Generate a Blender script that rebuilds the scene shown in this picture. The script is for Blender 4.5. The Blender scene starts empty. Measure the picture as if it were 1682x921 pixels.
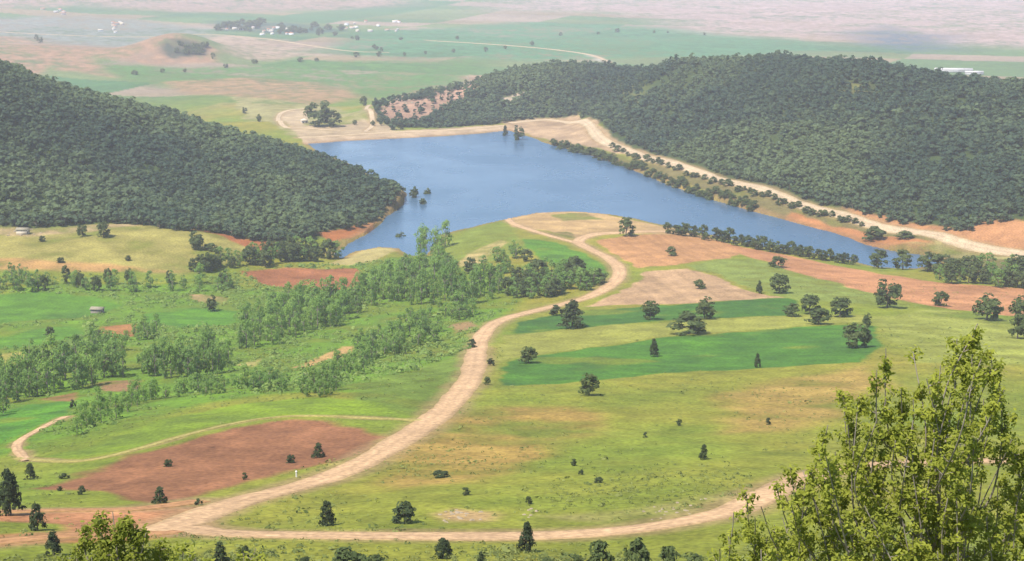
import bpy, math, random
import numpy as np
from mathutils import Vector

random.seed(7)
RNG = np.random.default_rng(7)
SC = bpy.context.scene
COL = SC.collection

# ------------------------------------------------------------------ camera, world, sun, exposure
CAM = np.array([0.0, 0.0, 200.0])
F = 2310.0                       # focal length in photo pixels (1682 wide)
CX, CY = 841.0, 460.5
PITCH = math.atan(560.5 / F)     # looking down into the valley
cam_d = bpy.data.cameras.new('camera')
cam = bpy.data.objects.new('camera', cam_d)
COL.objects.link(cam)
cam.location = CAM
cam.rotation_euler = (math.pi / 2 - PITCH, 0, 0)
cam_d.sensor_width = 36.0
cam_d.lens = 36.0 * F / 1682.0
cam_d.clip_start = 0.5
cam_d.clip_end = 40000
SC.camera = cam

SUN_EL, SUN_AZ = math.radians(61), math.radians(232)   # azimuth clockwise from +Y
world = bpy.data.worlds.new('World')
SC.world = world
world.use_nodes = True
wn = world.node_tree
bg = wn.nodes['Background']
sky = wn.nodes.new('ShaderNodeTexSky')
sky.sky_type = 'NISHITA'
sky.sun_disc = False
sky.sun_elevation = SUN_EL
sky.sun_rotation = SUN_AZ
sky.altitude = 1000
sky.air_density = 1.0
sky.dust_density = 0.6
wn.links.new(sky.outputs[0], bg.inputs[0])
bg.inputs[1].default_value = 0.125
sd = bpy.data.lights.new('sun', 'SUN')
sd.energy = 4.1
sd.angle = math.radians(0.53)
sd.color = (1.0, 0.94, 0.85)
sun = bpy.data.objects.new('sun', sd)
COL.objects.link(sun)
dirv = Vector((math.sin(SUN_AZ) * math.cos(SUN_EL), math.cos(SUN_AZ) * math.cos(SUN_EL), math.sin(SUN_EL)))
sun.rotation_euler = dirv.to_track_quat('Z', 'Y').to_euler()
sun.location = (0, -50, 400)
SC.view_settings.view_transform = 'Standard'
SC.view_settings.look = 'None'
SC.view_settings.exposure = 1.0
SC.view_settings.gamma = 1.0
SC.view_settings.use_curve_mapping = False
SC.cycles.max_bounces = 6
SC.cycles.diffuse_bounces = 2
SC.cycles.glossy_bounces = 2
SC.cycles.transmission_bounces = 3
SC.cycles.volume_bounces = 1
SC.cycles.transparent_max_bounces = 8

# ------------------------------------------------------------------ helpers
def tag(o, label=None, cat=None, group=None, kind=None):
    if label: o['label'] = label
    if cat: o['category'] = cat
    if group: o['group'] = group
    if kind: o['kind'] = kind
    return o

def npmesh(name, V, quads=None, tris=None, cols=None, smooth=False, mats=(), midx=None):
    me = bpy.data.meshes.new(name)
    V = np.ascontiguousarray(V, dtype=np.float32)
    nq = 0 if quads is None else len(quads)
    nt = 0 if tris is None else len(tris)
    me.vertices.add(len(V))
    me.vertices.foreach_set('co', V.ravel())
    loops = []
    if nq: loops.append(np.asarray(quads, dtype=np.int32).ravel())
    if nt: loops.append(np.asarray(tris, dtype=np.int32).ravel())
    L = np.concatenate(loops)
    me.loops.add(len(L))
    me.loops.foreach_set('vertex_index', L)
    me.polygons.add(nq + nt)
    st = np.concatenate([np.arange(nq) * 4, nq * 4 + np.arange(nt) * 3]).astype(np.int32)
    me.polygons.foreach_set('loop_start', st)
    if smooth:
        me.polygons.foreach_set('use_smooth', np.ones(nq + nt, dtype=bool))
    for m in mats: me.materials.append(m)
    if midx is not None:
        me.polygons.foreach_set('material_index', np.asarray(midx, dtype=np.int32))
    if cols is not None:
        a = me.color_attributes.new('tint', 'FLOAT_COLOR', 'POINT')
        c = np.ones((len(V), 4), dtype=np.float32)
        c[:, :3] = cols
        a.data.foreach_set('color', c.ravel())
    me.update(calc_edges=True)
    return me

def link(name, me, parent=None, loc=None):
    o = bpy.data.objects.new(name, me)
    COL.objects.link(o)
    if parent: o.parent = parent
    if loc is not None: o.location = loc
    return o

def srgb(r, g, b):
    c = np.array([r, g, b]) / 255.0
    return np.where(c <= 0.04045, c / 12.92, ((c + 0.055) / 1.055) ** 2.4)

def hash2(ix, iy, s):
    h = (ix.astype(np.int64) * 374761393 + iy.astype(np.int64) * 668265263 + s * 974634777) & 0x7fffffff
    h = ((h ^ (h >> 13)) * 1274126177) & 0x7fffffff
    h = (h ^ (h >> 16)) & 0xffff
    return h / 65535.0

def vnoise(x, y, s=0):
    ix = np.floor(x); iy = np.floor(y)
    fx = x - ix; fy = y - iy
    fx = fx * fx * fx * (fx * (fx * 6 - 15) + 10); fy = fy * fy * fy * (fy * (fy * 6 - 15) + 10)
    a = hash2(ix, iy, s); b = hash2(ix + 1, iy, s); c = hash2(ix, iy + 1, s); d = hash2(ix + 1, iy + 1, s)
    return (a * (1 - fx) + b * fx) * (1 - fy) + (c * (1 - fx) + d * fx) * fy - 0.5

def fbm(x, y, sc, octv=3, s=0):
    r = np.zeros_like(x, dtype=float); amp = 1.0
    for i in range(octv):
        ca, sa = math.cos(0.7 * i + .3), math.sin(0.7 * i + .3)
        r += amp * vnoise((x * ca - y * sa) / sc + 17.3 * i, (x * sa + y * ca) / sc - 9.1 * i, s + i)
        amp *= 0.5; sc *= 0.5
    return r                           # about -0.9..0.9

def sstep(a, b, x):
    t = np.clip((x - a) / (b - a), 0, 1)
    return t * t * (3 - 2 * t)

def poly_sd(P, x, y):
    """signed distance to polygon (positive inside)"""
    P = np.asarray(P, float)
    ins = np.zeros(x.shape, bool); d2 = np.full(x.shape, 1e18)
    n = len(P)
    for i in range(n):
        ax, ay = P[i]; bx, by = P[(i + 1) % n]
        ex, ey = bx - ax, by - ay
        L = ex * ex + ey * ey + 1e-9
        t = np.clip(((x - ax) * ex + (y - ay) * ey) / L, 0, 1)
        d2 = np.minimum(d2, (x - ax - t * ex) ** 2 + (y - ay - t * ey) ** 2)
        c = ((ay > y) != (by > y))
        xi = ax + (y - ay) * ex / (ey if abs(ey) > 1e-9 else 1e-9)
        ins ^= c & (x < xi)
    d = np.sqrt(d2)
    return np.where(ins, d, -d)

def line_d(P, x, y):
    P = np.asarray(P, float)
    d2 = np.full(x.shape, 1e18)
    for i in range(len(P) - 1):
        ax, ay = P[i]; bx, by = P[i + 1]
        ex, ey = bx - ax, by - ay
        t = np.clip(((x - ax) * ex + (y - ay) * ey) / (ex * ex + ey * ey + 1e-9), 0, 1)
        d2 = np.minimum(d2, (x - ax - t * ex) ** 2 + (y - ay - t * ey) ** 2)
    return np.sqrt(d2)

CP, SP = math.cos(PITCH), math.sin(PITCH)
def ray(px, py):
    u = (px - CX) / F; v = (CY - py) / F
    d = np.array([u, CP + v * SP, -SP + v * CP])
    return d / d[1]                              # per metre of forward distance
def at_z(px, py, z):
    d = ray(px, py); t = (z - CAM[2]) / d[2]
    return CAM + d * t
def at_d(px, py, Y):
    return CAM + ray(px, py) * Y

# ------------------------------------------------------------------ terrain from surveyed control points
ctrl = []
def cz(px, py, z): ctrl.append(at_z(px, py, z))
def cd(px, py, Y): ctrl.append(at_d(px, py, Y))
def cw(x, y, z): ctrl.append(np.array([x, y, z], float))

LAKE_PX = [(505,236),(560,232),(640,228),(720,224),(790,219),(835,214),(880,228),(905,238),(950,249),(1000,264),(1050,283),(1100,303),
           (1150,322),(1200,336),(1250,350),(1300,364),(1350,378),(1395,390),(1420,402),(1470,412),(1530,420),(1545,432),(1500,441),(1440,440),(1400,428),
           (1330,414),(1250,404),(1180,388),(1100,372),(1040,358),(1000,352),(940,347),(880,349),(835,358),(800,366),(760,376),(722,386),(718,400),(702,418),
           (672,420),(655,408),(620,405),(585,412),(560,424),(548,418),(570,400),(596,388),(622,370),(640,352),(660,336),(668,318),(650,306),(610,290),(560,268),(525,252)]
LAKE = np.array([at_z(x, y, 0)[:2] for x, y in LAKE_PX])
for i in range(0, len(LAKE), 2): cw(*LAKE[i], 0.0)
for p in [(640,262),(760,262),(800,320),(900,300),(980,330),(1100,345),(1000,290)]: cz(*p, -1.0)
# near side, lake to viewer
for p in [(900,362,3),(1000,370,4),(1080,385,6),(1030,400,6.5),(1020,445,12),(930,500,22),(820,530,32),(780,620,62),(700,690,80),(640,730,88),(520,790,97),
          (400,830,106),(320,866,113),(600,880,118),(900,880,117),(1180,845,114),(1260,800,108),(1500,800,108),(1682,780,106),
          (1200,580,52),(1600,570,52),(1200,480,27),(1100,430,12),(1400,450,11),(1650,480,17),(1540,440,5),(1682,420,9),(1682,450,9),
          (1000,650,72),(1300,680,79),(1000,760,98),(1250,760,98),(1450,640,70),(1682,650,72),(900,580,50),(1450,520,36),(1300,430,8),(1682,550,44),
          (1200,860,118),(700,820,109),(1300,921,128),(900,921,126),(600,921,126),(300,921,126),(0,921,126),
          (100,500,12),(100,650,43),(300,560,27),(300,640,52),(500,520,16),(600,460,5),(400,460,7),(0,420,14),(100,385,16),(200,380,17),(300,385,15),(400,400,9),(480,408,5),(200,430,12),
          (50,750,78),(300,800,99),(300,720,82),(600,690,80),(500,650,67),(50,850,113),(0,580,28),(0,700,62),(500,590,36),(640,600,50),(700,560,34),(700,480,13),
          (760,430,8),(850,420,10),(800,395,7),(900,440,12),(560,440,3),(640,425,2),(150,780,92),(620,640,66)]: cz(*p)
# hill under the viewer
for x in (-260, -90, 0, 90, 260):
    cw(x, 0, 197.5 - abs(x) * .02); cw(x, 22, 184.5 - abs(x) * .02); cw(x, 60, 164); cw(x, 110, 143); cw(x, -60, 205); cw(x, -200, 190)
# left wooded hill
for px, py, Y in [(0,108,1200),(100,140,1230),(200,170,1250),(300,196,1255),(380,218,1250),(450,240,1230),(520,264,1200),(590,292,1150),(640,318,1090),
                  (-150,60,1150),(-350,0,1100)]:
    cd(px, py, Y)
for px, Y in [(0,1480),(150,1520),(300,1520),(420,1500),(480,1460),(-200,1450),(-400,1400)]:
    d = ray(px, 200); cw(d[0] * Y, Y, -8)
for p in [(0,380,17),(0,360,21),(620,374,1),(560,392,1.5),(350,388,14),(-200,380,18),(-400,380,20)]: cz(*p)
for px, py, Y in [(100,270,1040),(250,300,1040),(400,320,1040),(520,335,1045)]: cd(px, py, Y)
# right wooded hill
for px, py, Y in [(612,196,1560),(700,162,1680),(780,138,1760),(850,122,1800),(930,119,1760),(1000,122,1680),(1100,112,1560),(1180,106,1500),(1250,100,1450),(1340,104,1410),(1420,109,1370),(1520,131,1310),
                  (1600,145,1270),(1682,157,1230),(1850,190,1150),(2050,220,1080)]:
    cd(px, py, Y)
for px, Y in [(700,1980),(850,2150),(1000,2050),(1150,1900),(1300,1780),(1450,1680),(1600,1600),(1800,1500),(2000,1450)]:
    d = ray(px, 150); cw(d[0] * Y, Y, -16)
for p in [(840,200,3),(940,196,4),(1000,236,5),(1100,270,7),(1250,315,8),(1400,350,8.5),(1550,385,9),(1682,410,10),(700,205,2.5),(620,208,0)]: cz(*p)
for p in [(1500,400,5),(1450,385,3),(1620,440,8),(1900,460,12),(2100,480,15)]: cz(*p)
# below the dam and the plain
for p in [(480,200,-10),(400,180,-14),(560,190,-10),(600,170,-14),(500,150,-18),(350,150,-20),(650,120,-24),(450,110,-25),(800,90,-26)]: cz(*p)
for x, y in [(-900,1900),(-500,2100),(-200,2300),(300,2500),(900,2300),(1500,2000),(-1500,1700),(0,2700),(800,2800),(-800,2600),(2000,2300)]: cw(x, y, -25)
for x, y, z in [(-900,300,70),(-900,700,30),(-1100,1000,60),(900,300,70),(900,600,35),(1300,900,40),(-700,100,120),(700,100,120)]: cw(x, y, z)

ctrl = np.array(ctrl)
# thin plate spline
S = 1000.0
cxy = ctrl[:, :2] / S
def tpsU(r2): return 0.5 * r2 * np.log(r2 + 1e-12)
n = len(cxy)
K = tpsU(((cxy[:, None] - cxy[None]) ** 2).sum(-1)) + np.eye(n) * 2e-5
Pm = np.c_[np.ones(n), cxy]
A = np.zeros((n + 3, n + 3)); A[:n, :n] = K; A[:n, n:] = Pm; A[n:, :n] = Pm.T
W = np.linalg.solve(A, np.r_[ctrl[:, 2], np.zeros(3)])
def tps(x, y):
    x = np.asarray(x, float); sh = x.shape
    X = x.ravel() / S; Y = np.asarray(y, float).ravel() / S
    out = np.empty(X.size)
    for i in range(0, X.size, 60000):
        a, b = X[i:i + 60000], Y[i:i + 60000]
        r2 = (a[:, None] - cxy[None, :, 0]) ** 2 + (b[:, None] - cxy[None, :, 1]) ** 2
        out[i:i + 60000] = tpsU(r2) @ W[:n] + W[n] + W[n + 1] * a + W[n + 2] * b
    return out.reshape(sh)

DOME = at_z(268, 104, -25)
def plain(x, y):
    z = -26 + 6 * fbm(x, y, 700, 2, 40)
    z = z + 40 * np.exp(-(((x - DOME[0]) / 105) ** 2 + ((y - DOME[1] - 130) / 150) ** 2) * 1.3)
    # low ridge to the left of the dome, rising out of frame
    z = z + 30 * np.exp(-(((x + 1050) / 330) ** 2 + ((y - 2700) / 260) ** 2))
    # distant slopes climbing out of the plain
    up = sstep(3600, 9500, y - 0.9 * x + 500 * fbm(x, y, 1500, 2, 44))
    z = z + 130 * up + up * 150 * fbm(x, y, 1000, 3, 50)
    return np.where(z > 140, 140 + 60 * np.tanh((z - 140) / 60), z)

HILLS = []
ROADS_W = []      # filled below: (polyline, halfwidth)
def height(x, y, detail=True):
    x = np.asarray(x, float); y = np.asarray(y, float)
    r = np.hypot(x, y)
    wf = np.maximum(sstep(1950, 2500, r), sstep(1250, 2000, np.abs(x)))
    wf = np.maximum(wf, sstep(-150, -600, y))
    back = sstep(0, -400, y)
    pl = plain(x, y) * (1 - back) + back * 150
    z = np.clip(tps(x, y), -60, 215) * (1 - wf) + pl * wf
    d = poly_sd(LAKE, x + 2.0 * fbm(x, y, 18, 2, 80), y + 2.0 * fbm(x, y, 18, 2, 81))
    if detail:
        amp = sstep(60, 180, r) * (1 - np.exp(-np.maximum(-d, 0) / 40))
        rough = np.ones_like(x)
        for P, hw in ROADS_W:
            rough = np.minimum(rough, sstep(hw + 1, hw + 14, line_d(P, x, y)) if hw > 0 else 1)
        hill = np.maximum(sstep(-60, 40, poly_sd(HILLS[0], x, y)), sstep(-60, 40, poly_sd(HILLS[1], x, y))) if HILLS else 0
        z = z + hill * 11 * fbm(x + 40, y, 150, 3, 90)
        z = z + amp * rough * (1.6 * fbm(x, y, 90, 2, 3) + 0.55 * fbm(x, y, 16, 2, 9))
    bank = np.where(d > 0, -0.25 - np.minimum(d * 0.22, 7.0), 0)
    out = np.maximum(z, np.minimum(0.15 + (-d) * 0.12, 2.0))
    k = np.clip(-d / 60, 0, 1)
    nearlake = (r < 1600) & (d > -400)
    out = np.where(nearlake, out * (1 - 0) , z)
    return np.where(d > 0, bank, out)

_gx = np.arange(-1300, 1301, 5.0); _gy = np.arange(-20, 2601, 5.0)
_GX, _GY = np.meshgrid(_gx, _gy, indexing='ij')
_GH = height(_GX, _GY, False)
def height_fast(x, y):
    x = np.asarray(x, float); y = np.asarray(y, float)
    fx = np.clip((x + 1300) / 5, 0, len(_gx) - 1.001); fy = np.clip((y + 20) / 5, 0, len(_gy) - 1.001)
    i = fx.astype(int); j = fy.astype(int); a = fx - i; b = fy - j
    g = (_GH[i, j] * (1 - a) + _GH[i + 1, j] * a) * (1 - b) + (_GH[i, j + 1] * (1 - a) + _GH[i + 1, j + 1] * a) * b
    inside = (np.abs(x) < 1298) & (y < 2598)
    if inside.all(): return g
    out = g.copy(); o = ~inside
    out[o] = plain(x[o], y[o])
    return out
RS = np.concatenate([np.arange(4, 120, 1.5), 120 * np.exp(np.arange(0, math.log(14000 / 120), 0.0022))])
def hit(px, py):
    """where the sight line through a photo pixel first meets the ground"""
    d = ray(px, py)
    x = d[0] * RS; y = RS; zr = CAM[2] + d[2] * RS
    h = height_fast(x, y)
    below = np.nonzero(zr < h)[0]
    if len(below) == 0: return np.array([d[0] * 12000, 12000.0])
    i = below[0]
    if i == 0: return np.array([x[0], y[0]])
    a = zr[i - 1] - h[i - 1]; b = h[i] - zr[i]
    t = a / (a + b + 1e-9)
    Y = RS[i - 1] * (1 - t) + RS[i] * t
    return np.array([d[0] * Y, Y])
def hits(pts):
    pts = np.asarray(pts, float)
    out = []
    D = np.array([ray(a, b) for a, b in pts])
    X = D[:, :1] * RS; Yv = np.broadcast_to(RS, X.shape); ZR = CAM[2] + D[:, 2:3] * RS
    H = height_fast(X, Yv)
    for k in range(len(pts)):
        b = np.nonzero(ZR[k] < H[k])[0]
        if len(b) == 0: out.append((D[k, 0] * 12000, 12000.0)); continue
        i = max(b[0], 1)
        a0 = ZR[k, i - 1] - H[k, i - 1]; b0 = H[k, i] - ZR[k, i]
        t = a0 / (a0 + b0 + 1e-9)
        Y = RS[i - 1] * (1 - t) + RS[i] * t
        out.append((D[k, 0] * Y, Y))
    return np.array(out)

def smooth_line(P, step=4.0):
    P = np.asarray(P, float)
    Q = np.vstack([2 * P[0] - P[1], P, 2 * P[-1] - P[-2]])
    out = []
    for i in range(1, len(Q) - 2):
        p0, p1, p2, p3 = Q[i - 1], Q[i], Q[i + 1], Q[i + 2]
        m = max(2, int(np.linalg.norm(p2 - p1) / step))
        for t in np.arange(m) / m:
            out.append(0.5 * (2 * p1 + (p2 - p0) * t + (2 * p0 - 5 * p1 + 4 * p2 - p3) * t * t + (3 * p1 - p0 - 3 * p2 + p3) * t ** 3))
    out.append(P[-1])
    return np.array(out)

# ------------------------------------------------------------------ road lines (photo pixels), half width in metres
ROADS = [
 ('dirt_road', 3.9, [(262,873),(330,846),(400,822),(520,790),(600,757),(690,703),(745,657),(776,612),(788,560),(820,527),(900,505),(970,486),(1008,464),(1018,444),(1000,424),(968,408),(950,396),(975,385),(1030,381),(1100,380)], 'main'),
 ('dirt_road', 3.6, [(2000,790),(1850,770),(1700,758),(1560,757),(1430,764),(1330,782),(1260,812),(1180,845),(1050,868),(870,880),(600,880),(380,876),(305,866)], 'main'),
 ('dirt_track', 2.4, [(952,400),(900,386),(862,374),(835,360),(850,352),(900,350)], 'main'),
 ('dirt_path', 1.3, [(30,752),(130,757),(230,736),(380,696),(480,683),(600,686),(692,690)], 'path'),
 ('dirt_track', 1.3, [(108,684),(62,706),(28,730),(45,756)], 'main'),
 ('dirt_road', 2.4, [(-30,842),(100,838),(220,836),(330,822)], 'red'),
 ('dirt_road', 2.6, [(-30,893),(130,878),(210,880),(290,872)], 'red'),
 ('gravel_road', 5.5, [(835,200),(900,195),(950,200),(985,226),(1040,250),(1090,268),(1180,294),(1280,325),(1400,354),(1540,386),(1690,420),(1850,462),(2050,520)], 'pale'),
 ('dirt_road', 4.2, [(490,226),(560,222),(640,217),(740,213),(830,206)], 'pale'),
 ('dirt_track', 2.6, [(600,216),(612,200),(600,182),(606,172)], 'pale'),
 ('gravel_road', 4.0, [(700,66),(830,74),(960,88),(1005,104)], 'pale'),
 ('dirt_track', 3.5, [(-40,50),(120,58),(250,60),(340,56),(440,64),(560,82),(640,86)], 'pale'),
 ('dirt_track', 3.0, [(500,178),(470,182),(457,194),(465,206),(500,210),(560,214)], 'pale'),
]
ROAD_LINES = []
for nm, hw, px, kind in ROADS:
    P = smooth_line(hits(px), 3.0 if hits(px[:1])[0][1] < 700 else 6.0)
    ROAD_LINES.append((nm, hw, P, kind))
    ROADS_W.append((P[::4] if len(P) > 40 else P, hw))

# ------------------------------------------------------------------ land use: polygons in world space, base colours of the land, far pink slopes with haze tint
EXPO = 0.40        # converts a sunlit tone to the land's own reflectance
def C(r, g, b):
    c = srgb(r, g, b); l = c.mean()
    return np.clip(l + (c - l) * 1.2, .01, 1) * EXPO
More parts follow.
